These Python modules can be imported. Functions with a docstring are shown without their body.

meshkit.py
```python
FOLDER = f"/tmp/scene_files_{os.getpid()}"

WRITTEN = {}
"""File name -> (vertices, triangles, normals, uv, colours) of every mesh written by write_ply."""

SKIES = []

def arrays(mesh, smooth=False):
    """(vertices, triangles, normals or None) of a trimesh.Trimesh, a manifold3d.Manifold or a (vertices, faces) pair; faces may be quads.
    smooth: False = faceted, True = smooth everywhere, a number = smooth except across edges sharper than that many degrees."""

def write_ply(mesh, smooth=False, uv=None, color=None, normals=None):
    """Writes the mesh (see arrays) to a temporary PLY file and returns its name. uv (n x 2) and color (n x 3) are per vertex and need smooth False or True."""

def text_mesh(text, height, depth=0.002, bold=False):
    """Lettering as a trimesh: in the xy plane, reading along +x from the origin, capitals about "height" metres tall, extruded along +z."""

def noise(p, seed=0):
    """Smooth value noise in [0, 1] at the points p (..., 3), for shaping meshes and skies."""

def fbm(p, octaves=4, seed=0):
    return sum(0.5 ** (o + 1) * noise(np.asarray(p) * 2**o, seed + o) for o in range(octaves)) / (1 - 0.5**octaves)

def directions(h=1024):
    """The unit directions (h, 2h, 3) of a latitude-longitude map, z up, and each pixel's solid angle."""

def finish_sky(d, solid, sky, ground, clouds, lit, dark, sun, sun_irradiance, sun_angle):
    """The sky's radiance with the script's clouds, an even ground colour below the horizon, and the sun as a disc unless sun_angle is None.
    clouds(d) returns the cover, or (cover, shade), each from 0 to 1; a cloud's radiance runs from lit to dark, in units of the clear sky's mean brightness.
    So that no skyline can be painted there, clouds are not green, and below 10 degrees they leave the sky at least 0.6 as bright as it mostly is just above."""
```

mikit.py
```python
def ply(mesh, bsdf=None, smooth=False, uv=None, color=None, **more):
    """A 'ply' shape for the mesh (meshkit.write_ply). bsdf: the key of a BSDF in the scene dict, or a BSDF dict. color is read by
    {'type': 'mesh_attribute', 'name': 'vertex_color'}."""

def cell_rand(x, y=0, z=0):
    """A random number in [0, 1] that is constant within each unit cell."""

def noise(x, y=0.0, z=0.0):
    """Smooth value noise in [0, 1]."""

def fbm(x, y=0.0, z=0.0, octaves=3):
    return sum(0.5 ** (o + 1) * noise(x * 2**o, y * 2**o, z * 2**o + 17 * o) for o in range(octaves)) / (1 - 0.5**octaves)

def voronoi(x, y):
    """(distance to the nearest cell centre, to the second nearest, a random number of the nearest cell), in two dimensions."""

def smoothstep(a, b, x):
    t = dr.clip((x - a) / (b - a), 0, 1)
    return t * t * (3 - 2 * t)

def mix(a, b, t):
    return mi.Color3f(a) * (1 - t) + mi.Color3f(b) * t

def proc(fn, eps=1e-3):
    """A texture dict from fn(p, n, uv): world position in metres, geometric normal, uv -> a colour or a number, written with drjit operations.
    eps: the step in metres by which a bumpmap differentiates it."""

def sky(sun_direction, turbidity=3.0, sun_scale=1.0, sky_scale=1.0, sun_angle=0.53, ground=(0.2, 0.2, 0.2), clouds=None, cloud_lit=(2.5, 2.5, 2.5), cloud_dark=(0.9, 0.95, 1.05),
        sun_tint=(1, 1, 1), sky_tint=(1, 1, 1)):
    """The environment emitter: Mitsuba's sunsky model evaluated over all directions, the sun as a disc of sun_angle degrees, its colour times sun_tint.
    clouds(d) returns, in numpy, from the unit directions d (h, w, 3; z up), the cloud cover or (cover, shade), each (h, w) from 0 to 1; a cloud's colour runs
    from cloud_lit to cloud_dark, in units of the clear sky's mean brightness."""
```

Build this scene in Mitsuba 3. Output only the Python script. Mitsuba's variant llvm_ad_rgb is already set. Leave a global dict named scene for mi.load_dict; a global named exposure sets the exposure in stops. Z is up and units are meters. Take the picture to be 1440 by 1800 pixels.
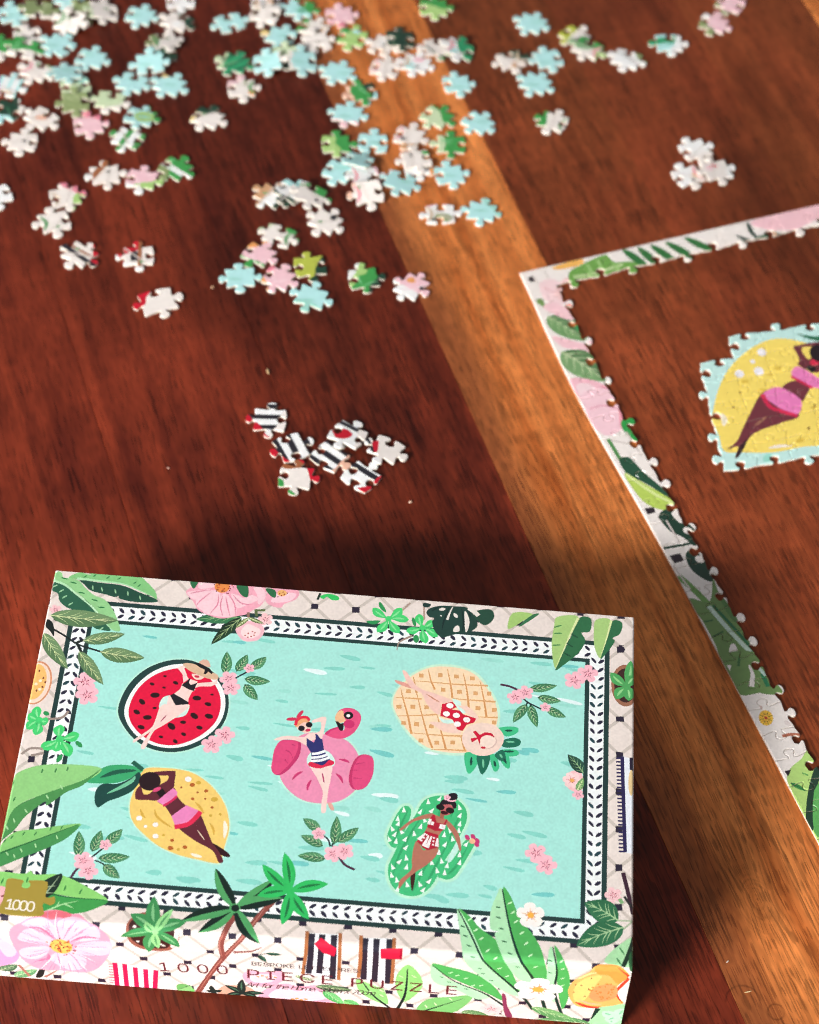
import math, random
import numpy as np, trimesh, mitsuba as mi, drjit as dr, mikit, meshkit
import shapely
from shapely.geometry import Polygon, MultiPolygon, LineString, box as sbox, Point
from shapely.ops import unary_union
from shapely import affinity
from mikit import noise, fbm, smoothstep, mix, cell_rand

T = mi.ScalarTransform4f
scene, labels = {'type': 'scene'}, {}
random.seed(7)
rng = np.random.RandomState(11)

# ------------------------------------------------------------------ camera, light, exposure
cam_pos, cam_fwd, cam_up = np.array([-0.0, -0.84451, 1.06962]), np.array([0.0, 0.61968, -0.784855]), np.array([-0.078955, 0.782405, 0.617745])
scene['camera'] = {'type': 'thinlens', 'fov': np.float64(20.4248), 'fov_axis': 'x', 'aperture_radius': 0.0052, 'focus_distance': 1.205,
                   'near_clip': 0.05, 'far_clip': 50.0,
                   'to_world': T().look_at(origin=cam_pos.tolist(), target=(cam_pos + cam_fwd).tolist(), up=cam_up.tolist())}
exposure = 0.43
LIGHT_DIR = np.array([-0.61, -0.73, 0.445]); LIGHT_DIR /= np.linalg.norm(LIGHT_DIR)
LIGHT_AT = np.array([0.02, -0.05, 0.0]) + LIGHT_DIR * 5.0
scene['room_light'] = {'type': 'constant', 'radiance': {'type': 'rgb', 'value': [0.22, 0.22, 0.225]}}
scene['window_light'] = {'type': 'rectangle',
                         'to_world': T().look_at(origin=LIGHT_AT.tolist(), target=[0.02, -0.05, 0.0], up=[0, 0, 1]) @ T().scale([0.78, 0.32, 1]),
                         'bsdf': {'type': 'diffuse', 'reflectance': {'type': 'rgb', 'value': [0.5, 0.5, 0.5]}},
                         'emitter': {'type': 'area', 'radiance': {'type': 'rgb', 'value': [129.0, 125.0, 120.0]}}}
labels['window_light'] = {'label': 'bright window pane behind the viewer on the left', 'category': 'window', 'kind': 'structure'}

# ------------------------------------------------------------------ materials
PAL, PIDX = [], {}
def col(c):
    if c not in PIDX:
        PIDX[c] = len(PAL)
        s = np.array([int(c[i:i + 2], 16) for i in (0, 2, 4)]) / 255.0
        PAL.append(np.where(s < 0.04045, s / 12.92, ((s + 0.055) / 1.055) ** 2.4) * 0.86)
    return PIDX[c]
NPAL = 512
def print_color(p, n, uv):
    i = mi.UInt32(dr.clip(dr.floor(uv.x * NPAL), 0, NPAL - 1))
    c = mi.Color3f(dr.gather(mi.Float, PAL_R, i), dr.gather(mi.Float, PAL_G, i), dr.gather(mi.Float, PAL_B, i))
    g = 0.93 + 0.10 * noise(p.x * 1100, p.y * 1100, p.z * 1100) + 0.05 * noise(p.x * 260, p.y * 260, p.z * 260)
    return c * g

GA = math.radians(-68.2)
GC, GS = math.cos(GA), math.sin(GA)
def wood_color(p, n, uv):
    """brown hardwood planks; uv.x the plank's tone, uv.y its number"""
    tone, seed = uv.x, uv.y * 37.0
    a, b = p.x * GC + p.y * GS, -p.x * GS + p.y * GC
    bl = b - PLANK_EDGE
    # a knot in the pale plank bends the grain round it
    ka, kb = a - KNOT[0], b - KNOT[1]
    kr = dr.sqrt(dr.square(ka * 0.55) + dr.square(kb))
    bend = dr.exp(-dr.square(kr / 0.011))
    wob = 0.010 * (fbm(a * 3.0, seed, 0.0, 2) - 0.5) + 0.0016 * noise(a * 16, b * 40, seed)
    bb = b + wob + bend * 0.006 * kb / (dr.abs(kb) + 0.006)
    streak = fbm(a * 3.5, bb * 120, seed * 0.02, 4)
    fine = noise(a * (38 + 45 * (1 - tone)), bb * 1250, seed)
    fiber = noise(a * 110, bb * 1700, seed + 3)
    blotch = fbm(a * 14, b * 22, 4.0, 3)
    fig = noise(a * 90, b * 60, seed)
    fleck = noise(a * 170, bb * 800, seed + 9)
    ring = noise(kr * 1300, 4 * noise(a * 160, b * 160) + a * 60) * (0.4 + 0.6 * fleck)
    dark = mix(mi.Color3f(0.060, 0.0076, 0.0042), mi.Color3f(0.218, 0.0315, 0.0125), dr.clip(0.22 + 1.0 * (streak - 0.3) + 0.75 * (blotch - 0.5) + 0.5 * (fbm(a * 60, bb * 160, seed, 2) - 0.5), 0, 1))
    pale = mix(mi.Color3f(0.38, 0.092, 0.0190), mi.Color3f(0.78, 0.262, 0.0700), dr.clip(0.5 + 1.15 * (streak - 0.5) + 0.6 * (blotch - 0.5), 0, 1))
    # the pale plank's heartwood side is redder
    heart = 1 - smoothstep(0.006, 0.030, (b - PLANK_EDGE) + 0.012 * (noise(a * 9, b * 30, 5.0) - 0.5))
    pale = mix(pale, mi.Color3f(0.175, 0.045, 0.017), 0.75 * heart)
    dark = dark * (0.70 + 0.62 * smoothstep(0.28, 0.72, fbm(a * 5, b * 9, 2.0, 3)))
    c = mix(dark, pale, tone)
    c = c * (0.80 + 0.40 * fleck)
    c = c * (0.86 + 0.26 * fig * (0.5 + 0.5 * fine))
    pore = smoothstep(0.60, 0.70, fine) * (0.35 + 0.65 * smoothstep(0.3, 0.7, noise(a * 30, b * 70, seed)))
    c = c * (1 - (0.46 - 0.12 * tone) * pore)
    c = c * (1 - 0.38 * smoothstep(0.60, 0.80, fiber))
    c = c * (1 - 0.75 * bend * tone * ring)
    # dried ring marks left by a glass
    for (x, y, r, w, k) in RINGS:
        d = dr.sqrt(dr.square(p.x - x) + dr.square(p.y - y))
        m = dr.exp(-dr.square((d - r * (1 + 0.05 * noise(p.x * 300, p.y * 300))) / w)) * smoothstep(0.25, 0.6, noise(p.x * 130 + k, p.y * 130))
        c = c * (1 - 0.42 * m)
    return c
def wood_height(p, n, uv):
    a, b = p.x * GC + p.y * GS, -p.x * GS + p.y * GC
    return 0.6 * noise(a * 45, b * 1250, uv.y * 37.0) + 0.4 * noise(a * 130, b * 2600, uv.y * 37.0 + 3)
def wood_rough(p, n, uv):
    return 0.30 + 0.22 * fbm(p.x * 30, p.y * 30, 0.0, 3)

scene['printed_card'] = {'type': 'twosided', 'b': {'type': 'principled', 'base_color': mikit.proc(print_color), 'roughness': 0.27, 'specular': 0.5}}
scene['gold_foil'] = {'type': 'twosided', 'b': {'type': 'principled', 'base_color': {'type': 'rgb', 'value': [0.42, 0.31, 0.05]}, 'roughness': 0.5, 'metallic': 0.35, 'specular': 0.5}}
scene['varnished_wood'] = {'type': 'twosided', 'b': {'type': 'bumpmap', 'arbitrary': mikit.proc(wood_height, eps=2e-4), 'scale': 0.00009,
                           'n': {'type': 'principled', 'base_color': mikit.proc(wood_color), 'roughness': mikit.proc(wood_rough), 'specular': 0.16}}}

# ------------------------------------------------------------------ helpers
def put(key, v, f, c, bsdf='printed_card'):
    """a mesh entry; c is a palette number for each vertex"""
    c = np.broadcast_to(np.asarray(c, float), (len(v),))
    uv = np.stack([(c + 0.5) / NPAL, np.full(len(v), 0.5)], 1)
    scene[key] = mikit.ply((np.asarray(v), np.asarray(f)), bsdf, smooth=False, uv=uv)
def number(base):
    k, i = base, 0
    while k in scene or k in labels:
        i += 1; k = '%s_%03d' % (base, i)
    return k
def pp(s):
    return np.array([[float(x) for x in t.split(',')] for t in s.split()]) / 10.0
def spline(q, closed, n=6):
    q = np.asarray(q, float)
    N = len(q)
    out = []
    for i in range(N if closed else N - 1):
        if closed: p0, p1, p2, p3 = q[(i - 1) % N], q[i], q[(i + 1) % N], q[(i + 2) % N]
        else: p0, p1, p2, p3 = q[max(i - 1, 0)], q[i], q[i + 1], q[min(i + 2, N - 1)]
        for t in np.arange(n) / n:
            out.append(0.5 * (2 * p1 + (p2 - p0) * t + (2 * p0 - 5 * p1 + 4 * p2 - p3) * t * t + (3 * p1 - p0 - 3 * p2 + p3) * t ** 3))
    if not closed: out.append(q[-1])
    return np.array(out)
def clean(g):
    if not g.is_valid: g = g.buffer(0)
    return g
def polys(g):
    if g.is_empty: return []
    if g.geom_type == 'Polygon': return [g]
    return [x for x in getattr(g, 'geoms', []) for x in polys(x)]

class Art:
    """painted shapes, later ones on top; partitioned so that no two overlap"""
    def __init__(self): self.items, self.part, self.used = [], 'background', {}
    def new(self, name):
        n = self.used.get(name, 0); self.used[name] = n + 1
        self.part = name if n == 0 else '%s_%03d' % (name, n)
    def add(self, c, g):
        g = clean(g)
        if not g.is_empty: self.items.append((self.part, col(c), g))
    def B(self, c, s, n=5): self.add(c, Polygon(spline(pp(s) if isinstance(s, str) else s, True, n)))
    def P(self, c, s): self.add(c, Polygon(pp(s) if isinstance(s, str) else s))
    def S(self, c, s, w, taper=0):
        q = spline(pp(s) if isinstance(s, str) else s, False, 6)
        d = np.gradient(q, axis=0); d /= np.linalg.norm(d, axis=1, keepdims=True) + 1e-9
        nn = np.stack([-d[:, 1], d[:, 0]], 1); t = np.linspace(0, 1, len(q))
        k = {0: np.ones(len(q)), 1: 1 - 0.85 * t, 2: np.sin(np.pi * np.clip(t, .03, .97)) ** 0.7, 3: 0.3 + 0.7 * t}[taper] * w / 2
        self.add(c, Polygon(np.vstack([q + nn * k[:, None], (q - nn * k[:, None])[::-1]])))
    def D(self, c, s, rx, ry=None, rot=0, n=14, jit=0.0):
        for x, y in (pp(s) if isinstance(s, str) else s):
            t = np.linspace(0, 2 * np.pi, n, endpoint=False)
            j = 1 + jit * rng.uniform(-1, 1)
            e = np.stack([rx * np.cos(t), (ry or rx) * np.sin(t)], 1) * j
            a = math.radians(rot + jit * 60 * rng.uniform(-1, 1))
            e = e @ np.array([[math.cos(a), math.sin(a)], [-math.sin(a), math.cos(a)]])
            self.add(c, Polygon(e + (x, y)))
    def halo(self, c, s, w):
        self.add(c, Polygon(spline(pp(s), True, 5)).buffer(w))
    def leaf(self, s, w, c1, c2=None, vein='d6e2b0', stem=None, nv=5, curve=0.12, fat=0.8):
        """one leaf from base to tip, half width w: a dark and a light half, midrib, side veins"""
        b, t = pp(s)[:2] if isinstance(s, str) else s
        ax = t - b; L = np.linalg.norm(ax); ax = ax / L; nr = np.array([-ax[1], ax[0]])
        u = np.linspace(0, 1, 13)
        mid = b + np.outer(u * L, ax) + np.outer(np.sin(np.pi * u) * curve * w, nr)
        hw = w * np.sin(np.pi * u ** fat) ** 0.8
        up, dn = mid + nr * hw[:, None], mid - nr * hw[:, None]
        self.add(c1, Polygon(np.vstack([up, mid[::-1]])).buffer(0.05))
        self.add(c2 or c1, Polygon(np.vstack([dn, mid[::-1]])).buffer(0.05))
        if vein:
            for k in range(nv):
                uu = 0.14 + 0.66 * k / max(nv - 1, 1)
                i = int(uu * 12); j = min(i + 3, 12)
                for side in (up, dn):
                    self.S(vein, np.array([mid[i], mid[i] + (side[j] - mid[i]) * 0.45 + ax * 0.02 * L, mid[i] + (side[j] - mid[i]) * 0.78]), max(0.34, w * 0.085), 1)
        self.S(stem or vein or '1d2f2c', mid[:-1], max(0.45, w * 0.12), 1)
    def flower(self, s, r, c='f6bcc8', rot=0.3, n=5, line='b8405e', dot='6e1f33', mid=None, fat=0.42):
        for ctr in pp(s):
            a0 = rot + rng.uniform(0, 1)
            for k in range(n):
                a = a0 + 2 * np.pi * k / n
                d = np.array([np.cos(a), np.sin(a)]); e = np.array([-d[1], d[0]])
                self.B(c, np.array([ctr - d * .1 * r, ctr + d * .45 * r + e * fat * r * .8, ctr + d * .85 * r + e * fat * r * .8, ctr + d * r, ctr + d * .85 * r - e * fat * r * .8, ctr + d * .45 * r - e * fat * r * .8]), 3)
            for k in range(n):
                a = a0 + 2 * np.pi * k / n
                d = np.array([np.cos(a), np.sin(a)])
                self.S(line, np.array([ctr + d * .1 * r, ctr + d * .62 * r]), r * .09, 1)
            if mid: self.D(mid, [ctr], r * .24)
            for k in range(7):
                a = a0 + 0.4 + 2 * np.pi * k / 7
                self.D(dot, [ctr + np.array([np.cos(a), np.sin(a)]) * r * .30], max(r * .055, .2), n=6)
    def lobes(self, s, w, c, inner=None, dark=None, pw=0.8):
        """a rosette of lobes: the first point is the centre, the rest the tips"""
        q = pp(s); ctr = q[0]
        for k, t in enumerate(q[1:]):
            ax = t - ctr; L = np.linalg.norm(ax); ax /= L; nr = np.array([-ax[1], ax[0]])
            u = np.linspace(0, 1, 11); hw = w * np.sin(np.pi * np.clip(u, .06, 1) ** pw) ** .8
            m = ctr + np.outer(u * L, ax) + np.outer(np.sin(np.pi * u) * .25 * w * (1 if k % 2 else -1), nr)
            self.add(c, Polygon(np.vstack([m + nr * hw[:, None], (m - nr * hw[:, None])[::-1]])))
            if dark: self.add(dark, Polygon(np.vstack([m[1:], (m + nr * hw[:, None])[1:][::-1]])))
            if inner: self.S(inner, m[2:9], w * .42, 2)
        self.D(c, [ctr], w * .7)
    def dash(self, c, s, L, w, rot):
        for x, y in pp(s): self.D(c, [(x, y)], L / 2, w / 2, rot + rng.uniform(-8, 8), 8)
    def text(self, c, string, s, h, bold=0.0, slant=0.0, squeeze=1.0):
        """letters spread from the first to the second point, capitals h mm tall"""
        b, e = pp(s)[:2]
        L = np.linalg.norm(e - b); ax = (e - b) / L; th = math.atan2(ax[1], ax[0])
        gs = [None if ch == ' ' else affinity.scale(glyph(ch), h / 10 * squeeze, h / 10, origin=(0, 0)) for ch in string]
        wd = [h * .33 if g is None else g.bounds[2] for g in gs]
        gap = (L - sum(wd)) / max(len(string) - 1, 1)
        x = 0.0
        for g, w in zip(gs, wd):
            if g is not None:
                if bold: g = g.buffer(bold)
                if slant: g = affinity.skew(g, xs=slant, origin=(0, 0))
                g = affinity.affine_transform(affinity.translate(g, x, 0), [1, 0, 0, -1, 0, 0])
                g = affinity.rotate(g, th, origin=(0, 0), use_radians=True)
                self.add(c, affinity.translate(g, b[0], b[1]))
            x += w + gap
    def partition(self, domain):
        gs = [g.intersection(domain) for _, _, g in self.items]
        tree = shapely.STRtree(gs)
        out = []
        for i, g in enumerate(gs):
            if g.is_empty: continue
            above = [gs[j] for j in tree.query(g) if j > i and not gs[j].is_empty]
            if above: g = g.difference(unary_union(above))
            g = clean(g)
            for q in polys(g):
                if q.area > 0.004: out.append((self.items[i][0], self.items[i][1], q))
        return out
GLYPHS = {}
def glyph(ch):
    if ch not in GLYPHS:
        m = meshkit.text_mesh(ch, 10.0, depth=1.0)
        top = m.triangles[m.face_normals[:, 2] > 0.9][:, :, :2]
        g = unary_union([Polygon(t).buffer(0.01) for t in top])
        x0 = g.bounds[0]
        GLYPHS[ch] = affinity.translate(g, -x0, 0).simplify(0.05)
    return GLYPHS[ch]
def tri(poly):
    try: return trimesh.creation.triangulate_polygon(poly, engine='earcut')
    except Exception: return np.zeros((0, 2)), np.zeros((0, 3), int)

class Sink:
    def __init__(self): self.v, self.f, self.c, self.n = [], [], [], 0
    def add(self, v, f, c):
        if len(f) == 0: return
        self.v.append(v); self.f.append(np.asarray(f) + self.n); self.c.append(np.broadcast_to(np.asarray(c, float), (len(v),))); self.n += len(v)
    def put(self, key, bsdf='printed_card'):
        if self.v: put(key, np.vstack(self.v), np.vstack(self.f), np.concatenate(self.c), bsdf)
def up_faces(v, f):
    """faces with their normals upwards"""
    a = v[f]; nz = np.cross(a[:, 1] - a[:, 0], a[:, 2] - a[:, 0])[:, 2]
    f = f.copy(); f[nz < 0] = f[nz < 0][:, ::-1]
    return f

# ------------------------------------------------------------------ the box lid's printed picture, in millimetres of the unfolded lid
W_, D_, H_ = np.float64(318.6), np.float64(213.3), np.float64(61.8)          # lid width, depth, height
A = Art()
DG, WH, NV, PO_, TE = '1f3a38', 'f0f5f5', '232338', 'a6e4d9', '86d3c6'
A.part = 'tile_border'
A.add('e6dad3', sbox(-70, -70, W_ + 70, D_ + H_ + 5))
def tiles(rows, c0='cabfb6', c1='2b2436'):
    for j in range(len(rows) - 1):
        (ta, xa), (tb, xb) = rows[j], rows[j + 1]
        for x in xa:
            for y in xb:
                if abs(x - y) < 13: A.S(c0, np.array([(x, ta), (y, tb)]), 1.8)
    for t, xs in rows:
        for x in xs:
            q = np.array([(-1.9, -1.8), (1.8, -2.0), (2.0, 1.7), (-1.8, 1.9)]) + rng.uniform(-.3, .3, (4, 2))
            A.P(c1, q + (x, t))
ev = [177.5 + 22.4 * k for k in range(-9, 8)]; od = [188.5 + 22.4 * k for k in range(-9, 8)]
tiles([(-13, od), (-1.5, ev), (10, od), (21, ev)])
tiles([(201.7, ev), (212.9, od), (229.8, ev), (243.3, od), (257.9, ev), (271, od), (284, ev)])
tiles([(22.3 + 22.4 * k / 2 - 22.4, [311.2 + 11 * ((k + 1) % 2 == 0), 289.0] if k % 2 == 0 else [300.0, 322.2]) for k in range(0, 19)])
tiles([(31.4 + 11.2 * k, [7.2, -15] if k % 2 == 0 else [-4, 18.4]) for k in range(-3, 17)])
A.part = 'leaf_border'
A.add(DG, sbox(12.8, 17.9, 305.3, 201.2)); A.add(WH, sbox(15.4, 20.7, 302.6, 198.5)); A.add(DG, sbox(23.2, 29.8, 294.6, 189.9))
def chevrons(p, q, side):
    p, q = np.array(p), np.array(q); L = np.linalg.norm(q - p); ax = (q - p) / L; nr = np.array([-ax[1], ax[0]])
    for k in range(int(L / 5.6)):
        c = p + ax * (k + .5) * L / int(L / 5.6)
        for s in (-1, 1):
            u = ax * math.cos(.75) - s * nr * math.sin(.75)
            v = np.array([-u[1], u[0]])
            m = c + nr * s * 2.05 + rng.uniform(-.25, .25, 2)
            ln, wd = rng.uniform(1.9, 2.4), rng.uniform(.75, 1.0)
            A.P(NV if rng.rand() < .8 else '1f3f48', np.array([m - u * ln, m - u * ln * .3 + v * wd, m + u * ln * .7 + v * wd * .9, m + u * ln, m + u * ln * .4 - v * wd, m - u * ln * .6 - v * wd]))
chevrons((26, 25.2), (296, 25.2), 1); chevrons((298.6, 28), (298.6, 192), 1); chevrons((293, 194.2), (26, 194.2), 1); chevrons((19.3, 190), (19.3, 30), 1)
A.part = 'pool'
A.add(PO_, sbox(25.6, 32.2, 292.2, 187.3))
for k in range(150):
    x, y = rng.uniform(30, 288), rng.uniform(35, 184)
    c = TE if rng.rand() < .66 else ('74c9c4' if rng.rand() < .5 else ('9adccf' if rng.rand() < .4 else 'e4f6f6'))
    L, w, a = rng.uniform(3.5, 7.5), rng.uniform(.7, 1.6), rng.uniform(-4, 12)
    t = np.linspace(0, 2 * np.pi, 12, endpoint=False)
    e = np.stack([L * np.cos(t), w * np.sin(t) * (1 + .35 * np.cos(t))], 1)
    A.add(c, affinity.rotate(Polygon(e + (x, y)), a).intersection(sbox(25.6, 32.2, 292.2, 187.3)))

SK = 'f3d3cc'
A.part = 'watermelon_float'
A.halo('b9ead8', "474,887 478,788 514,685 585,594 679,537 770,517 846,529 931,577 1000,648 1038,739 1044,831 1022,920 968,1006 885,1068 798,1098 699,1096 603,1057 524,979", .9)
A.B('223f3d', "474,887 478,788 514,685 585,594 679,537 770,517 846,529 931,577 1000,648 1038,739 1044,831 1022,920 968,1006 885,1068 798,1098 699,1096 603,1057 524,979")
A.B('f1f3f2', "504,873 514,784 552,692 620,610 706,560 797,545 883,567 954,619 1005,692 1026,778 1020,866 984,946 923,1011 839,1061 760,1077 672,1064 593,1021 533,951")
A.B('e0123f', "526,860 540,771 579,689 644,622 723,583 800,570 877,593 938,638 987,716 1003,802 990,885 952,949 891,1008 810,1051 730,1059 654,1036 589,989 544,929")
A.B('cfeae2', "680,817 692,772 726,752 782,758 833,797 839,829 824,869 785,886 726,895 688,844")
for s in ("687,633 626,689 692,706 749,670 651,758 589,806 660,838 570,872 630,900 606,963", "872,755 949,725 935,787 872,867 949,862 908,937 819,912 762,943 831,985 716,1012 794,1033"):
    A.D('2a1014', s, 1.75, 1.15, 20, 9, .5)
A.part = 'sunbather_in_black'
A.B(SK, "686,833 715,808 765,837 703,924 661,982 597,1047 579,1062 578,1044 618,1005 662,955 676,894", 4)
A.B(SK, "733,752 833,797 830,825 780,884 715,945 673,986 647,1080 631,1097 621,1077 643,1021 664,971 706,875 720,808", 4)
A.S('b5566a', "700,922 729,874", .7, 2)
A.P(SK, "785,669 860,701 842,719 829,764 831,797 731,752 752,736 776,709")
A.P(SK, "746,574 775,553 807,628 816,638 789,666 779,614")
A.P(SK, "855,693 858,662 907,652 952,642 967,624 968,654 938,674 878,680")
A.P(SK, "815,636 863,650 857,676 833,684 812,667")
A.B('f3cfc6', "830,603 894,614 880,635 855,639 836,625", 4)
A.D('d0304c', "855,619", 1.4, .8, 10)
A.B('d8b596', "773,548 796,537 848,546 917,579 961,596 969,621 947,631 894,620 826,593 791,571", 4)
A.B('ddb09c', "856,531 867,513 890,506 910,520 918,553 885,545", 4)
A.P('17171c', "830,535 856,531 915,559 936,585 933,596 911,582 901,599 889,598 893,572 859,556")
A.P('1c1c22', "781,682 810,650 817,635 823,638 818,660 829,676 858,662 864,655 856,684 852,713 821,704")
A.P('1c1c22', "730,752 747,738 797,765 833,786 832,798 766,810")

A.part = 'flamingo_float'
A.halo('b9ead8', "1415,956 1481,914 1551,914 1651,927 1720,979 1767,1068 1778,1148 1755,1230 1683,1305 1588,1333 1489,1323 1406,1268 1353,1182 1362,1066", 1.0)
A.B('e88fb1', "1415,956 1481,914 1551,914 1651,927 1720,979 1767,1068 1778,1148 1755,1230 1683,1305 1588,1333 1489,1323 1406,1268 1353,1182 1362,1066")
A.B('c23468', "1311,1100 1314,1030 1343,975 1401,966 1441,971 1445,1052 1412,1125 1368,1178 1329,1184 1310,1152")
A.B('dc4a7c', "1307,1100 1312,1030 1340,975 1401,966 1429,975 1428,1042 1400,1109 1357,1170 1326,1182 1307,1152")
A.B('c23468', "1711,1177 1716,1107 1740,1042 1778,1018 1818,1028 1833,1067 1832,1142 1807,1208 1770,1235 1730,1226")
A.B('dc4a7c', "1728,1175 1730,1106 1750,1046 1783,1020 1819,1031 1833,1067 1832,1142 1807,1208 1770,1234 1740,1223")
for s in ("1370,1030 1400,1051 1413,1090", "1399,993 1420,1002", "1371,1088 1391,1115", "1738,1082 1786,1067", "1731,1120 1760,1115", "1735,1166 1777,1166"): A.S('c23468', s, .9, 1)
for s in ("1422,1207 1441,1174 1471,1151", "1503,1265 1507,1228 1519,1198", "1643,1149 1667,1170 1682,1202", "1650,1061 1682,1064 1706,1075"): A.S('c9386f', s, 1.5, 2)
A.B('e0507f', "1564,909 1592,880 1636,861 1660,882 1658,832 1615,819 1610,792 1632,754 1671,739 1711,747 1741,777 1743,824 1718,886 1676,925 1632,936 1586,925")
A.B('c9386f', "1564,909 1592,879 1633,863 1632,870 1598,888 1577,917", 4)
A.B('e9b98f', "1615,830 1609,798 1625,765 1647,761 1655,797 1665,823 1639,837", 4)
A.D('c9306a', "1685,840", 3.0, 2.6)
A.P('1a171b', "1612,830 1626,829 1639,841 1656,837 1659,868 1653,886 1640,884 1628,862")
A.D('191619', "1678,786", 2.5, 2.4); A.D('f4f4f2', "1677,788", 1.0)
A.B('cdeee6', "1484,1078 1502,1032 1539,1011 1589,1018 1628,1064 1622,1108 1550,1132 1503,1122")
A.part = 'sunbather_in_navy'
A.B('dea898', "1614,1328 1636,1329 1651,1364 1634,1367", 4)
A.B(SK, "1510,1121 1569,1121 1617,1100 1618,1174 1611,1266 1610,1334 1609,1382 1587,1384 1583,1320 1584,1263 1545,1181", 4)
A.S('b5446a', "1571,1150 1578,1178 1587,1211", .8, 2)
A.B(SK, "1302,974 1335,952 1389,941 1454,943 1481,917 1516,914 1519,946 1496,966 1476,994 1437,974 1376,963 1328,976", 4)
A.B(SK, "1520,912 1539,891 1537,844 1514,845 1495,851 1491,836 1541,808 1563,812 1561,865 1551,943 1530,933", 4)
A.P('2d2f6c', "1471,946 1490,960 1512,971 1519,946 1515,917 1524,919 1543,944 1554,947 1568,1011 1584,1039 1604,1066 1610,1089 1568,1110 1507,1090 1504,1036 1476,994")
for s in ("1508,1042 1541,1034 1577,1016", "1506,1065 1553,1055 1593,1035", "1506,1085 1555,1077 1603,1053"): A.S('eef2f4', s, 1.5)
A.B('d8284c', "1494,1110 1507,1090 1568,1105 1599,1071 1625,1077 1623,1096 1588,1111 1559,1125 1520,1123", 4)
A.B('f1c8bb', "1411,862 1434,836 1469,845 1486,867 1489,896 1471,918 1441,909 1419,897", 4)
A.B('e8a374', "1404,878 1409,838 1442,816 1472,832 1476,850 1445,853 1418,882", 4)
A.S('dc2a45', "1406,874 1410,844 1435,821 1462,821 1476,838", 1.6)
A.D('cf3258', "1384,838", 3.0, 1.1, -8); A.D('cf3258', "1423,803", 2.9, 1.0, -60)
A.D('1b171c', "1439,890", 1.75); A.D('1b171c', "1477,864", 1.75)
A.D('cf2f55', "1474,898", 1.4, .9, -15)

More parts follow.
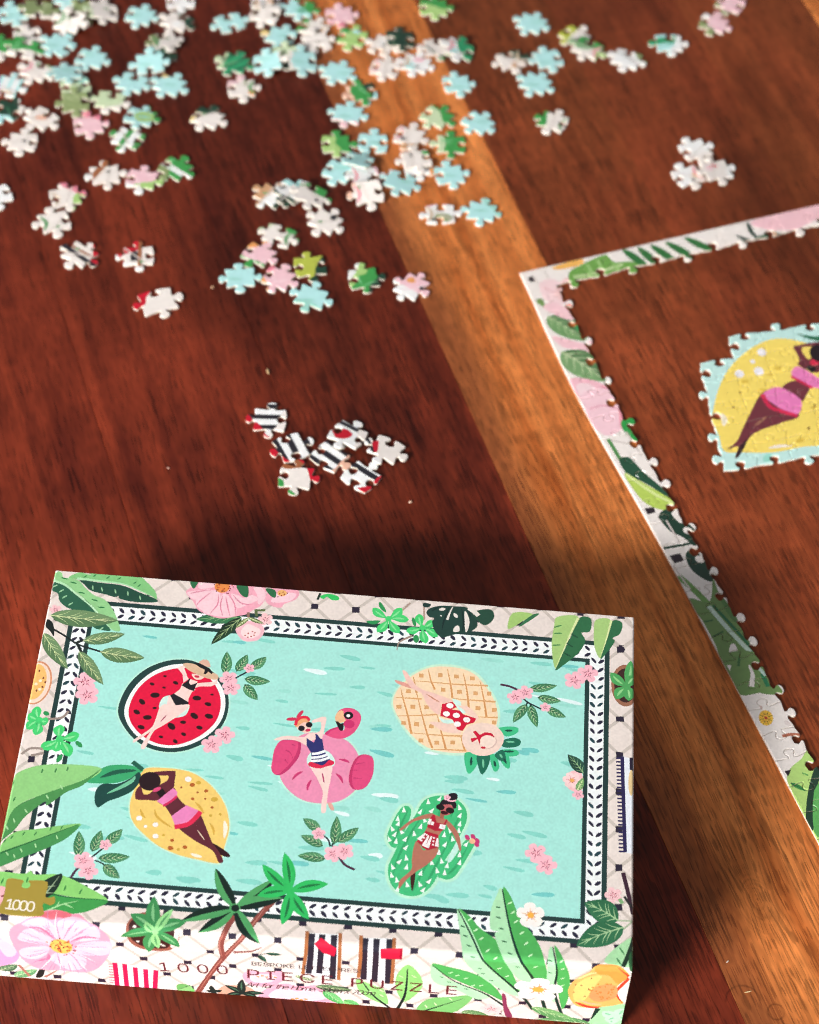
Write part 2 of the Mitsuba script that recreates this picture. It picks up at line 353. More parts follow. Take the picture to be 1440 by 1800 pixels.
A.part = 'lemon_float'
A.B('c4ead0', "613,1478 605,1406 623,1313 646,1230 677,1200 750,1193 835,1194 917,1212 1004,1266 1079,1349 1120,1431 1138,1525 1127,1628 1115,1726 1070,1736 1001,1725 893,1705 784,1663 682,1586 636,1530")
A.B('efcb72', "620,1478 613,1406 629,1312 649,1230 677,1206 751,1199 831,1200 913,1217 999,1271 1071,1350 1112,1431 1131,1526 1119,1628 1109,1718 1069,1727 1000,1716 894,1697 785,1654 687,1579 643,1530")
for s in ("669,1452 684,1484 702,1503", "742,1448 764,1494 844,1547", "942,1387 968,1412 994,1449", "1029,1502 1051,1533 1058,1569"): A.S('d7aa48', s, 1.4, 2)
A.D('b4602a', "914,1286 989,1315 926,1368 1030,1409 853,1618 851,1663 922,1651", 1.15, 1.0, 0, 9, .3); A.D('a8572a', "990,1362 946,1328 860,1306", .6)
A.D('cfa640', "944,1270 1037,1361", 1.7, 1.3, 0, 10, .2); A.D('cfa640', "1077,1445 806,1592 891,1667 1029,1457", .8)
A.D('f2ede8', "889,1254 671,1506 758,1536 767,1602", 1.6, 1.5, 0, 12, .2); A.D('f2ede8', "709,1550", .9)
A.S('f4ecd8', "1102,1481 1112,1522 1113,1581", 2.2, 2); A.S('f4ecd8', "955,1685 987,1695 1014,1698", 1.8, 2)
A.B('3aa56c', "364,1313 391,1278 461,1217 539,1200 603,1203 654,1219 611,1265 528,1310 408,1324")
A.S('1d5a46', "440,1287 519,1246 617,1227", 2.6, 2)
A.B('1a4640', "634,1235 646,1286 613,1351 556,1393 502,1422 470,1452 453,1463 432,1429 430,1362 461,1322 529,1316 592,1279")
A.S('73bf99', "488,1378 557,1331 604,1290 616,1261", 2.2, 2); A.S('1f5a48', "591,1178 618,1196 650,1221", 2.4)
A.part = 'sunbather_in_pink'
A.B('2f1017', "1058,1616 1116,1646 1150,1673 1150,1688 1115,1682 1079,1659", 4)
A.B('5f2631', "750,1393 819,1313 846,1359 888,1404 974,1456 1007,1514 1055,1611 1086,1649 1118,1699 1120,1721 1099,1719 1061,1657 972,1612 875,1544 830,1476 791,1425")
A.B('5f2631', "748,1393 791,1340 820,1319 821,1269 820,1223 806,1212 712,1227 704,1247 757,1245 786,1243 782,1273 749,1301 717,1341 699,1361 673,1363 661,1334 650,1316 633,1343 632,1379 646,1399 703,1396", 4)
A.S('e6c9b4', "972,1547 1015,1601", .6, 2)
A.D('261319', "695,1285", 5.6, 5.6, 0, 22)
A.P('1d0f14', "736,1345 767,1321 786,1348 759,1378")
A.D('d24a78', "737,1330", 2.3, 1.2, -35)
A.P('e684ba', "746,1399 819,1313 844,1335 843,1359 785,1420"); A.S('cf2a58', "782,1424 819,1392 845,1359", 1.3)
A.P('e684ba', "831,1479 899,1408 977,1438 927,1503 858,1534"); A.S('dd2a50', "855,1541 919,1519 953,1480 976,1439", 2.6)

A.part = 'pineapple_float'
A.B('c6ebd2', "1898,699 1904,627 1933,565 1994,486 2084,427 2174,410 2266,418 2348,455 2412,537 2460,625 2477,721 2462,813 2407,917 2312,971 2203,981 2094,957 2009,889 1937,790")
A.B('f4d8b4', "1908,699 1913,629 1942,571 2003,495 2088,440 2175,425 2264,432 2337,466 2402,546 2446,630 2464,723 2448,811 2401,908 2312,955 2207,965 2101,943 2016,875 1946,782")
for s in ("1940,587 1958,654 1989,756 2016,869", "2015,564 2061,736 2102,873 2131,946", "2080,454 2098,522 2123,579", "2143,734 2171,841 2201,946", "2182,441 2203,532 2219,623", "2268,459 2293,569 2309,679", "2361,505 2385,613 2405,728", "2003,508 2026,609", "2274,857 2300,943"): A.S('d6985f', s, 1.25, 3)
for s in ("2013,534 2093,533 2203,535 2313,531 2403,527", "1917,649 1979,647 2056,645", "2219,626 2307,627 2449,625", "1935,764 2068,748 2143,733", "2355,730 2464,724", "2010,863 2172,863 2285,857", "2123,955 2215,948 2309,946"): A.S('dca46c', s, 1.15, 3)
for x, y in pp("2044,496 2146,483 2233,483 2318,486 1983,603 2167,576 2254,581 2341,581 2412,577 1939,707 2013,700 2085,696 2357,674 2444,678 1971,806 2038,806 2117,811 2446,757 2069,905 2153,910 2235,902"):
    A.P('d8a26c', np.array([(-1.3, -1.2), (1.2, -1.3), (1.3, 1.1), (-1.2, 1.3)]) + rng.uniform(-.2, .2, (4, 2)) + (x, y))
L1, L2 = '3fbd85', '1c6a53'
for c, s in ((L1, "2472,789 2531,773 2572,778 2571,809 2525,836 2495,826"), (L2, "2494,864 2555,841 2591,858 2579,891 2525,906 2490,897"), (L1, "2488,925 2552,913 2582,926 2575,949 2527,958"),
             (L1, "2491,988 2527,950 2541,1015 2525,1034"), (L1, "2430,959 2463,959 2485,1026 2468,1059 2450,1042"), (L2, "2457,957 2499,921 2518,979 2491,991"), (L1, "2300,963 2366,959 2370,1019 2339,1079 2317,1071"), (L2, "2365,966 2430,959 2429,1019 2403,1079 2384,1064")): A.B(c, s, 4)
for s in ("2505,802 2545,798", "2337,981 2337,1034", "2456,992 2465,1028", "2504,930 2558,927", "2506,974 2521,1004"): A.S('17483f', s, 1.3, 2)
for s in ("2513,870 2561,867", "2398,988 2402,1041", "2484,948 2498,972"): A.S('6fc09a', s, 1.2, 2)
A.part = 'sunbather_in_red_spots'
A.B('e2a193', "1905,541 1929,542 1996,562 2016,583 1975,579 1924,561", 4)
A.B('f0c6ba', "1942,479 1966,481 2007,545 2052,583 2130,605 2220,642 2167,673 2159,726 2137,731 2085,675 2054,612 1991,574", 4)
A.S('cf8a72', "2078,610 2116,636 2155,658", .8, 2)
A.B('cdeee6', "2155,752 2183,763 2226,762 2238,777 2184,788", 4); A.B('cdeee6', "2219,629 2264,644 2267,664 2299,703 2278,715 2249,685", 4)
A.B('f3cfc0', "2105,786 2173,783 2250,801 2274,841 2187,839 2131,806", 4); A.B('f3cfc0', "2249,669 2309,673 2361,732 2340,760 2311,728 2277,689", 4)
A.P('cd1638', "2166,667 2220,647 2245,679 2217,696 2262,699 2280,721 2350,740 2341,767 2303,783 2284,824 2256,820 2232,771 2226,758 2160,742")
A.D('f6eeee', "2208,673 2192,726 2245,731 2301,753 2253,785", 1.9, 1.7)
A.B('efd4c6', "2282,875 2294,816 2341,776 2400,764 2461,781 2498,829 2497,886 2462,940 2404,968 2344,961 2299,924")
A.P('ca1738', "2337,825 2351,816 2374,841 2403,821 2435,824 2454,846 2442,850 2409,839 2380,866 2377,901 2364,867 2336,891 2326,868 2361,858")
A.D('f3dcce', "2419,878", 4.2, 4.0); A.S('dcbcb0', "2402,921 2439,914 2463,877 2458,852", .8, 2); A.D('ca1738', "2396,918", 1.3, .7)

A.part = 'cactus_float'
for s in ("1950,1673 1976,1584 2014,1472 2068,1356 2102,1273 2154,1237 2212,1229 2278,1247 2323,1297 2331,1363 2307,1440 2267,1536 2232,1608 2200,1701 2162,1773 2112,1815 2057,1823 2006,1804 1965,1753", "1932,1493 1950,1421 1976,1352 2000,1314 2027,1307 2043,1328 2042,1368 2021,1449 1992,1535 1975,1558 1947,1539", "2203,1697 2229,1613 2263,1605 2301,1541 2325,1486 2351,1477 2375,1499 2362,1540 2321,1630 2286,1693 2250,1714 2219,1708"): A.halo('b8ebd0', s, 1.6)
for s in ("1950,1673 1976,1584 2014,1472 2068,1356 2102,1273 2154,1237 2212,1229 2278,1247 2323,1297 2331,1363 2307,1440 2267,1536 2232,1608 2200,1701 2162,1773 2112,1815 2057,1823 2006,1804 1965,1753", "1932,1493 1950,1421 1976,1352 2000,1314 2027,1307 2043,1328 2042,1368 2021,1449 1992,1535 1975,1558 1947,1539", "2203,1697 2229,1613 2263,1605 2301,1541 2325,1486 2351,1477 2375,1499 2362,1540 2321,1630 2286,1693 2250,1714 2219,1708"): A.B('42bd7b', s)
for s in ("2028,1333 1993,1434 1958,1542", "2120,1320 2052,1464 1997,1608 1978,1713", "2205,1254 2166,1453", "2257,1276 2249,1353", "2173,1566 2107,1723 2081,1797", "2245,1498 2179,1665 2133,1784", "2342,1520 2291,1633 2248,1688", "2291,1344 2245,1498"): A.S('33a468', s, 1.3, 2)
A.B('c2ece0', "2246,1607 2284,1495 2296,1507 2294,1542 2265,1607", 3)
for x, y in pp("2005,1331 1978,1385 1984,1413 1952,1447 1971,1478 1941,1509 1979,1517 2127,1271 2187,1247 2092,1334 2151,1322 2099,1420 2066,1465 2026,1501 2033,1549 2035,1609 2006,1633 1969,1667 2042,1660 1968,1714 1996,1739 2049,1760 2005,1789 2112,1752 2135,1782 2162,1730 2116,1688 2165,1623 2194,1667 2214,1610 2199,1561 2229,1513 2220,1457 2263,1477 2246,1430 2288,1291 2296,1337 2297,1386 2293,1426 2337,1501 2304,1565 2308,1610 2245,1633 2234,1675 2000,1460 2112,1381"):
    A.add('e9f6ee', affinity.rotate(Polygon([(x - 1.1, y + 1.5), (x + 1.1, y + 1.5), (x + .2, y - 2.0)]), rng.uniform(-35, 35)))
for s in ("2339,1463", "2368,1456", "2390,1478", "2388,1498"): A.D('c43c74', s, 1.7, 1.2, 60)
A.D('efb993', "2365,1482", 1.6)
A.part = 'sunbather_in_stripes'
SB = 'b2715e'
A.B('3a1d18', "2087,1684 2088,1737 2082,1784 2075,1788 2065,1709", 4)
A.B(SB, "2085,1505 2119,1556 2141,1547 2194,1531 2184,1587 2140,1642 2093,1683 2047,1732 2016,1783 2009,1774 2016,1735 2066,1675 2066,1619 2069,1554", 4)
A.P(SB, "2132,1421 2216,1420 2194,1466 2120,1453"); A.P(SB, "2156,1341 2231,1370 2225,1404 2179,1408 2154,1379")
A.B(SB, "2156,1338 2107,1353 2055,1382 2011,1424 1991,1452 2009,1449 2056,1400 2108,1377 2157,1364", 4); A.B(SB, "2227,1370 2259,1396 2294,1446 2311,1523 2305,1546 2291,1507 2264,1448 2231,1403", 4)
A.P('a2604f', "2194,1329 2215,1331 2213,1367 2192,1363")
A.B('b55f62', "2189,1274 2226,1273 2259,1289 2255,1325 2218,1345 2194,1322", 4)
A.B('1e151e', "2187,1278 2205,1251 2248,1249 2273,1270 2272,1295 2258,1299 2245,1277 2195,1284", 4); A.B('1e151e', "2225,1230 2241,1210 2269,1209 2278,1232 2265,1252 2236,1252", 4)
A.S('f0b3c4', "2224,1253 2248,1257 2271,1250", .9); A.flower("2224,1239", 1.9, 'f4bccb', .1, 5, 'f4bccb', 'b8506e')
A.D('1d1216', "2192,1298", 2.2, 1.8, 10); A.D('1d1216', "2243,1313", 2.2, 1.8, 15); A.D('3a0d16', "2214,1329", 1.9, 1.1, 10)
A.P('ae1c34', "2156,1348 2166,1344 2178,1390 2213,1396 2228,1366 2233,1368 2228,1386 2211,1436 2173,1440 2131,1421 2142,1372")
for s in ("2146,1372 2137,1404", "2159,1387 2155,1407", "2219,1400 2214,1427", "2204,1398 2199,1425"): A.S('f1e9e9', s, 1.5)
A.P('ae1c34', "2125,1446 2191,1462 2200,1530 2142,1555 2118,1545 2085,1507")
for s in ("2125,1459 2092,1499", "2143,1469 2120,1534", "2157,1472 2138,1541", "2188,1480 2187,1530"): A.S('f1e9e9', s, 2.2, 3)
A.D('f1e9e9', "2119,1485 2108,1502 2170,1481 2168,1501 2167,1521 2132,1467", .6, None, 0, 7)

# sprigs and blossoms on the water
LG, LD, SV = '4b8d60', '3a7a52', 'cfe0b4'
A.new('blossom_sprig')
A.S('1b2b33', "1051,619 1079,594 1120,562", .9)
for s in ("1003,589 996,444", "1061,565 1107,453", "1134,542 1209,458", "1109,609 1245,614", "1113,644 1192,736"): A.leaf(s, 2.90, LG, LD, SV, '16262b')
A.flower("1025,617 1044,673", 5.0); A.flower("1126,539", 3.0)
A.new('blossom_sprig')
A.S('472840', "2470,512 2524,521 2582,547", 1.3); A.S('16262b', "2590,583 2622,613 2693,648", .9); A.S('16262b', "2593,673 2622,613 2649,653", .9)
for s in ("2626,526 2772,489", "2672,575 2796,587", "2718,638 2824,687", "2616,626 2547,746", "2633,627 2674,764"): A.leaf(s, 2.64, LG, LD, SV, '16262b')
A.flower("2552,587 2604,551", 4.6); A.flower("2714,634", 3.0)
A.new('blossom_sprig')
A.S('472840', "380,1877 399,1832 428,1789", 1.3); A.S('16262b', "459,1759 485,1730 520,1688", .9); A.S('16262b', "484,1767 522,1780 555,1804", .8)
for s in ("399,1754 380,1609", "463,1718 490,1595", "524,1669 595,1578", "500,1753 656,1731", "532,1786 621,1856"): A.leaf(s, 2.90, LG, LD, SV, '16262b')
A.flower("428,1775 460,1829", 5.2); A.flower("524,1674", 3.2)
A.new('blossom_sprig')
A.S('472840', "1697,1631 1730,1675 1784,1701", 1.3); A.S('16262b', "1650,1580 1635,1540 1603,1516", .9); A.S('16262b', "1656,1580 1667,1551 1682,1529", .9)
for s in ("1667,1565 1669,1401", "1682,1550 1784,1457", "1590,1496 1499,1430", "1612,1581 1496,1530", "1630,1653 1491,1647"): A.leaf(s, 2.77, LG, LD, SV, '16262b')
A.flower("1668,1620 1724,1601", 4.9); A.flower("1585,1511", 3.6)
A.new('pink_blossom')
A.flower("1044,971 984,1035", 5.6)
A.new('pink_blossom')
A.flower("274,711 297,791", 6.4)
A.new('pink_blossom')
A.flower("2865,446 2936,396", 5.8)
A.new('pink_blossom')
A.flower("2691,1521 2744,1584", 5.8)
A.new('pink_blossom')
A.B('f4c0c4', "2828,1076 2852,1024 2895,1012 2920,1039 2922,1118 2891,1142 2848,1125", 4); A.flower("2865,1073", 5.0, 'f7d3d2', 0, 6, 'e88a90', 'b0563e', 'e9a860')
A.leaf("2924,1024 2841,919", 3.41, '244f41', '1c4036', '9fc58c'); A.leaf("2891,1135 2923,1053", 1.86, '6aa05e'); A.flower("2898,1156", 3.2)

# foliage of the lid's corners
A.new('banana_leaves')
A.B('82c47f', "80,39 134,0 198,11 202,-6 446,-6 508,28 563,87 576,137 547,121 470,90 387,53 256,47 141,46")
A.B('214c3c', "146,51 257,57 378,64 482,102 576,139 569,159 455,167 378,154 368,136 348,146 300,134 214,116 175,81")
A.S('abdfae', "127,41 256,47 382,54 475,88 552,121", 1.7, 1)
for s in ("219,12", "293,18", "356,18", "445,38", "169,24", "470,55"): A.dash('2c7a45', s, 2.6, .8, 130)
for s in ("221,95 272,101", "347,108", "416,115", "486,137"): A.dash('8fbf94', s, 3.2, .9, 75)
A.B('92cc8c', "-3,73 -3,5 37,11 52,42 99,44 143,59 187,106 240,146 294,166 343,218 386,296 409,366 364,361 322,315 229,211 122,125 31,70")
A.B('2b6048', "1,83 31,73 123,132 230,217 329,327 358,370 299,368 261,353 186,266 105,242 57,202 39,153 2,134")
A.S('b4e2b6', "1,67 71,93 142,149 230,220 323,322 371,370", 1.6, 1)
for s in ("58,48", "111,72", "165,135", "244,177", "287,221"): A.dash('2c7a45', s, 4, 1.0, 5)
for s in ("56,132", "79,171", "118,215", "308,361", "15,104"): A.dash('9fd0a2', s, 3.4, .9, -40)
A.part = 'olive_branch'
A.S('14201f', "48,387 124,429 192,472 251,491 330,511", 1.1); A.S('14201f', "187,469 205,455 226,444", 1.5); A.S('14201f', "192,469 219,513 242,550", 1.5); A.S('14201f', "75,315 107,324 133,337", 2.0, 1)
A.B('18211f', "10,327 46,355 64,435 39,406 7,372", 4); A.P('241c26', "40,306 77,308 78,330 45,332")
A.flower("43,261", 3.4, 'f0c0c4')
for s, w in (("21,300 389,299", 15.5), ("222,450 439,382", 10.5), ("325,511 565,528", 13), ("212,520 370,717", 10.5), ("2,419 169,639", 11.5)): A.leaf(s, w * .36, '587a52', '6f8f63', 'cfd8a4', nv=6)
A.new('peach')
A.D('d9916c', "18,740", 8.2, 13.8, 0, 26); A.D('f2d9c6', "15,741", 7.6, 12.9, 0, 26); A.D('f0bd70', "9,735", 6.2, 11.4, 0, 24)
A.D('7a2c22', "23,664 52,707 66,733 56,764 29,790", .5, .7, 0, 7); A.D('f7e6c4', "38,726 19,749 44,780", .9)
A.new('pink_flowers')
A.leaf("1050,216 804,249", 3.84, '2d6b46', '37784e', '9cc28a'); A.leaf("1050,213 906,405", 3.20, '1a3422', '22402a', 'a9c28a')
A.B('f0a9bb', "729,77 748,43 797,-11 891,-37 997,-31 1091,-8 1157,2 1164,73 1144,124 1108,155 1073,188 1011,210 942,230 870,216 808,185 775,133")
for s in ("736,76 804,53 861,39 809,93 780,122", "794,151 796,94 869,47 917,66 912,139 875,210 820,180", "875,206 912,139 924,77 949,67 1005,129 1013,204 947,219", "975,64 1007,65 1048,81 1091,57 1126,85 1066,127 1017,152", "798,-3 880,-23 909,2 860,31 797,42", "1092,8 1130,-4 1160,34 1159,82 1130,117 1117,54"): A.B('f6cdd6', s, 4)
for s in ("907,71 909,139 875,206", "931,77 926,145 947,215", "962,66 1002,130 1013,200", "981,64 1039,118 1098,120", "870,55 819,116 795,159", "862,43 799,62 750,83", "947,75 964,142 985,207"): A.S('e28aa2', s, .8, 2)
A.D('e58b48', "921,17", 4.2, 4.2, 0, 20)
for k in range(34):
    a = rng.uniform(0, 6.28); r = rng.uniform(1.5, 6.2); x, y = pp("921,17")[0]
    A.D(rng.choice(['8e2a22', 'c2481f', '6a1c26']), [(x + r * math.cos(a), y + r * .95 * math.sin(a))], .42, None, 0, 6)
A.B('f0a9bb', "1165,85 1178,16 1220,-13 1336,0 1332,60 1271,99 1254,127 1201,119", 4); A.B('f7ced8', "1199,94 1213,44 1263,23 1328,25 1313,66 1263,89", 4)
A.D('e9b070', "1251,28", 2.6, 2.2); A.D('8e2a22', "1231,55 1249,45 1264,35 1280,25 1238,34 1256,20", .4)
for s in ("744,-1 787,-6 771,45 755,34", "997,1 1058,-5 1068,71 1034,66", "1157,6 1211,11 1219,60 1192,55"): A.B('2c6b45', s, 3)
A.B('f2bcc6', "1027,302 1042,257 1090,231 1149,238 1181,286 1160,345 1118,365 1069,360"); A.B('f8dcdc', "1055,315 1080,257 1119,261 1161,288 1146,329 1096,346", 4)
A.D('c2504a', "1082,328 1096,314 1117,300 1114,332 1129,323 1096,340 1131,307", .5, None, 0, 6); A.flower("1179,212", 4.2, 'f6c6c8')
A.leaf("1088,213 1026,284", 1.28, '6d7a48'); A.leaf("1085,209 1172,241", 1.28, '5f7040'); A.S('8c6a62', "1081,174 1085,209", 1.6); A.S('5a6b44', "1120,150 1129,197", 1.6); A.S('5a6b44', "1121,158 1172,151", 1.4)
A.new('green_rosettes')
A.B('37c463', "1459,28 1503,7 1556,18 1564,43 1526,47 1498,28 1480,46", 3); A.S('1b2f26', "1460,7 1448,53", 1.3)
GR, GI, GDk = '46cf72', '86e09a', '2c8f50'
A.S('a08a7e', "1903,345 1911,296 1937,270 1980,242", 1.5, 3); A.S('b09588', "2032,44 2038,130", 1.0); A.S('b09588', "1954,24 1918,76", 1.0)
A.S(GDk, "1787,34 1802,67 1827,99", 2.4, 2); A.S(GDk, "1726,171 1762,175 1801,161", 2.6, 2); A.S(GDk, "2005,287 1999,233", 3.2, 2); A.S(GDk, "1975,119 1992,179", 2, 2)
A.lobes("1844,142 1752,79 1912,63 1956,138 1909,232 1789,237", 2.63, GR, GI, None, 1.6); A.lobes("2032,182 2007,92 2090,132 2119,235 2058,285 1944,215", 2.48, GR, GI, None, 1.6)
A.new('green_rosettes')
A.lobes("197,1075 187,988 294,1036 266,1177 189,1155 107,1141", 3.04, GR, GI, None, 1.6); A.S(GDk, "282,1081 318,1114", 2.6, 2); A.S(GDk, "224,1166 205,1218", 2.6, 2); A.S('9a8a82', "16,1186 58,1146 120,1144", 1.4); A.S('9a8a82', "114,961 186,944 216,901", 1.4); A.S('9a8a82', "66,1189 130,1168", 1.4)
A.lobes("72,969 46,887 122,972 69,1065 17,1033 9,939", 2.66, GR, GI, None, 1.6); A.S(GDk, "88,916 116,936", 2.6, 2)
A.part = 'monstera_leaf'
A.B('1f4038', "2047,77 2069,46 2124,26 2197,22 2265,24 2306,72 2330,139 2289,185 2240,196 2190,218 2140,236 2100,199 2082,136 2095,114 2064,107")
A.B('244a3a', "2316,43 2394,23 2419,68 2393,120 2357,130 2310,85", 4); A.B('1c3833', "2027,17 2067,20 2060,41 2029,43", 3)
A.D('e9e2da', "2132,49", 1.8, 1.0, -15); A.S('e9e2da', "2189,27 2174,71 2163,117", 1.5, 3); A.S('e9e2da', "2197,69 2218,98", 2.0, 2); A.S('e9e2da', "2258,49 2272,117 2270,189", 2.6, 2); A.B('e9e2da', "2200,193 2204,165 2220,148 2233,162 2231,188", 3); A.S('e9e2da', "2276,26 2311,51 2332,73", 2.6); A.D('e9e2da', "2128,93", .5)
for s in ("2169,30 2146,123 2139,185", "2237,30 2253,126 2248,188", "2277,47 2290,87", "2118,28 2075,67"): A.S('122a28', s, .9, 2)
A.new('banana_leaves')
A.B('a3c873', "2493,135 2519,34 2629,31 2575,84 2516,137", 3); A.B('35704a', "2570,96 2630,34 2662,31 2561,124", 3)
A.B('a6cb7c', "2764,36 2880,25 2834,157 2780,334 2756,371 2737,229 2747,102", 4); A.B('2f6b45', "2881,33 2948,31 2944,117 2898,131 2920,180 2887,261 2812,346 2762,393 2776,335 2837,172", 3); A.S('dbe8a8', "2878,33 2831,165 2762,382", 1.6, 1)
for s in ("2768,100 2769,147 2764,226",): A.dash('4d8a4c', s, 5, 1, -15)
for s in ("2835,219 2860,154 2824,283",): A.dash('1c4a34', s, 5, 1, 30)
A.B('a6cb7c', "2977,34 3058,31 3034,168 3004,289 2971,222 2965,112", 4); A.B('2f6b45', "3063,35 3120,42 3108,117 3067,149 3080,175 3016,283 3004,289 3034,168", 3); A.S('dbe8a8', "3060,31 3034,160 3003,281", 1.3, 1)
A.new('succulent_pot')
A.D('9a6850', "3139,453", 7.6, 13.5, 0, 22); A.D('3c2420', "3139,453", 6.0, 11, 0, 20); A.D('e8dcd0', "3105,449 3127,485", .5)
A.lobes("3146,460 3058,376 3168,288 3203,385 3197,524 3159,550 3088,546", 3.10, '4fa45c', '8fce8a', None, 1.1)
A.part = 'tasselled_towel'
A.P('e6ebf4', np.vstack([pp("3125,900 3147,1476"), [(345, 150.5), (345, 98)]]))
A.S('2a2450', "3125,903 3133,1145 3144,1473", 1.9)
for k in range(26):
    x, y = pp("3125,914")[0] + (pp("3144,1470")[0] - pp("3125,914")[0]) * k / 25
    A.S('2a2450', np.array([(x, y), (x - 3.2, y + .2)]), 1.0)
A.P('241c30', "3164,906 3185,904 3185,988 3165,980"); A.D('e2c590', "3174,1059", 1.6, 8)
A.part = 'leaf_sprig'
A.S('3a2030', "3134,1593 3159,1699 3186,1823", 2.2); A.S('2a2a2a', "3141,1727 3165,1765 3189,1790", 1.3); A.flower("3087,1725", 4.6, 'f0c4c8'); A.S('7fae78', "3117,1743 3132,1768", 2)
A.B('a9dda8', "3044,2097 3096,2021 3189,1948 3195,2025 3190,2116 3108,2117", 3); A.dash('4a8a58', "3131,2031 3117,2090", 5, 1, 50)
A.S('a9b89a', "3100,1866 3189,1862", .9); A.S('a9b89a', "3136,1913 3189,1858", .9)
A.leaf("3112,1865 2942,1781", 6.50, '2d6a47', '316f4b', 'a8cf9c', nv=6); A.leaf("3139,1900 2906,2023", 6.50, '2d6a47', '316f4b', 'a8cf9c', nv=6)
A.S('1d3326', "3195,1947 3166,2041 3137,2121", 2.2); A.B('2c5c36', "3166,2054 3201,2025 3207,2172 3175,2153", 3)

# left edge and the front corner on the left
A.new('banana_leaves')
A.B('90cd80', "-59,1657 -15,1501 -5,1416 2,1316 100,1250 255,1224 438,1232 357,1325 164,1414 35,1510 4,1672")
A.B('4c9150', "-33,1737 4,1672 35,1510 164,1414 355,1311 438,1232 359,1339 282,1389 198,1474 183,1454 132,1508 92,1561 57,1633 -2,1707")
for s in ("26,1455 3,1359 139,1275 207,1266 266,1251",): A.dash('3f7f45', s, 3, .9, 100)
for s in ("97,1518 47,1579 190,1426 19,1623 253,1363",): A.dash('a8d8a0', s, 3, .9, 60)
A.B('84c672', "-27,1770 1,1727 59,1646 173,1615 379,1565 324,1622 172,1680 10,1774"); A.B('459050', "-16,1830 8,1767 172,1680 371,1573 329,1651 228,1726 141,1775 22,1847 -11,1856")
for s in ("52,1674 107,1649 166,1643 238,1609 291,1597 20,1698",): A.dash('3a7f44', s, 2.6, .8, 110)
for s in ("45,1770 111,1744 177,1711 276,1654 82,1780",): A.dash('a8d8a0', s, 2.8, .8, 60)
A.S('2c6b3c', "9,1770 172,1680 376,1568", 1.0, 1)
A.B('8bd072', "-4,1896 27,1873 146,1875 178,1855 205,1874 321,1863 446,1908 582,1984 399,1981 268,1971 51,2010"); A.B('3f9a4c', "256,1972 399,1984 582,1985 503,2048 414,2076 302,2105 182,2090")
for s in ("362,1935 441,1948 48,1924 169,1907",): A.dash('2f7d3a', s, 3.4, .9, 100)
A.S('1f5a34', "268,1971 399,1984 564,1984", .9, 1)
for s in ("295,2067 359,2028 437,2001", "338,2043 345,2010", "370,2021 420,2042"): A.S('a6dc9c', s, 1.2, 1)
A.B('1c3026', "236,1920 334,1855 323,1946 273,2003 236,1993", 3); A.S('9fb894', "260,1991 292,1935 323,1872", .9, 1); A.S('9fb894', "268,1971 308,1967", .8, 1); A.S('9fb894', "274,1937 314,1927", .8, 1)
A.B('f0b4ba', "21,1973 65,1956 98,2006 86,2073 49,2128", 3); A.S('7a2c30', "57,2010 73,2002", 1.0)
A.new('pink_flowers')
A.leaf("25,2685 119,2613", 3.36, '44684c', '557a58', 'b9c6a0'); A.leaf("93,2744 217,2648", 3.36, '5a9a66', '7ab57e', 'c8d8b0'); A.S('b07064', "126,2612 174,2729", 1.6); A.S('b07064', "251,2724 328,2628", 1.8, 1); A.B('1c2422', "232,2640 258,2636 237,2726 203,2732", 3)
A.B('ea9cc8', "22,2377 54,2334 91,2395 137,2448 132,2541 95,2602 25,2645 -2,2627", 4); A.B('f2c6de', "36,2374 74,2353 124,2435 113,2513 66,2522", 4)
A.B('eda0b8', "107,2257 185,2138 243,2104 273,2074 341,2058 413,2073 456,2073 504,2112 562,2149 606,2246 599,2398 538,2563 461,2636 352,2635 243,2643 169,2581 128,2465")
A.B('e4717f', "261,2087 301,2070 355,2060 418,2077 391,2106 361,2097 329,2116 286,2108", 4)
for s in ("175,2172 238,2116 301,2115 349,2186 354,2312 303,2238 242,2204", "150,2295 207,2210 287,2256 344,2351 265,2365 160,2345", "338,2188 364,2117 430,2087 497,2116 517,2187 440,2289 375,2308 358,2259", "429,2359 496,2302 611,2282 593,2406 538,2439 473,2443 433,2404", "353,2418 419,2399 474,2481 457,2585 389,2623 321,2570 290,2498", "144,2447 227,2390 295,2387 278,2469 216,2534 156,2521", "520,2142 560,2179 548,2271 497,2295 455,2287"): A.B('f3c6d8', s, 4)
for s in ("339,2322 311,2222 267,2156", "355,2304 350,2171 344,2122", "369,2302 413,2175 447,2105", "389,2313 460,2211 506,2144", "422,2360 507,2353 586,2339", "382,2421 420,2491 443,2580", "331,2429 338,2536 347,2612", "296,2420 226,2494 175,2503", "294,2360 224,2342 162,2322"): A.S('df86ac', s, .7, 2)
for s in ("411,2309 478,2253 556,2254", "286,2460 282,2515 214,2558", "327,2294 271,2199 194,2198"): A.S('dc7298', s, 1.8, 2)
for k in range(46):
    x, y = pp("357,2372")[0]; a_ = 6.283 * k / 46 + rng.uniform(-.05, .05); r0, r1 = rng.uniform(.35, .6), rng.uniform(.75, .98)
    A.S('dc8fae' if k % 3 else 'fbeaf0', np.array([(x + 23 * r * math.cos(a_ + .1 * r), y + 34 * r * math.sin(a_ + .1 * r)) for r in (r0, (r0 + r1) / 2, r1)]), .55, 2)
A.D('f2bd62', "357,2372", 5.6, 7.6, 0, 24)
for k in range(54):
    a = rng.uniform(0, 6.28); r = rng.uniform(.2, 1.25); x, y = pp("357,2372")[0]
    A.D(rng.choice(['8c2a3a', 'd8702c', 'c2481f', '6a1c36']), [(x + 6 * r * math.cos(a), y + 8 * r * math.sin(a))], .5, .8, 0, 6)
A.new('succulent_pot')
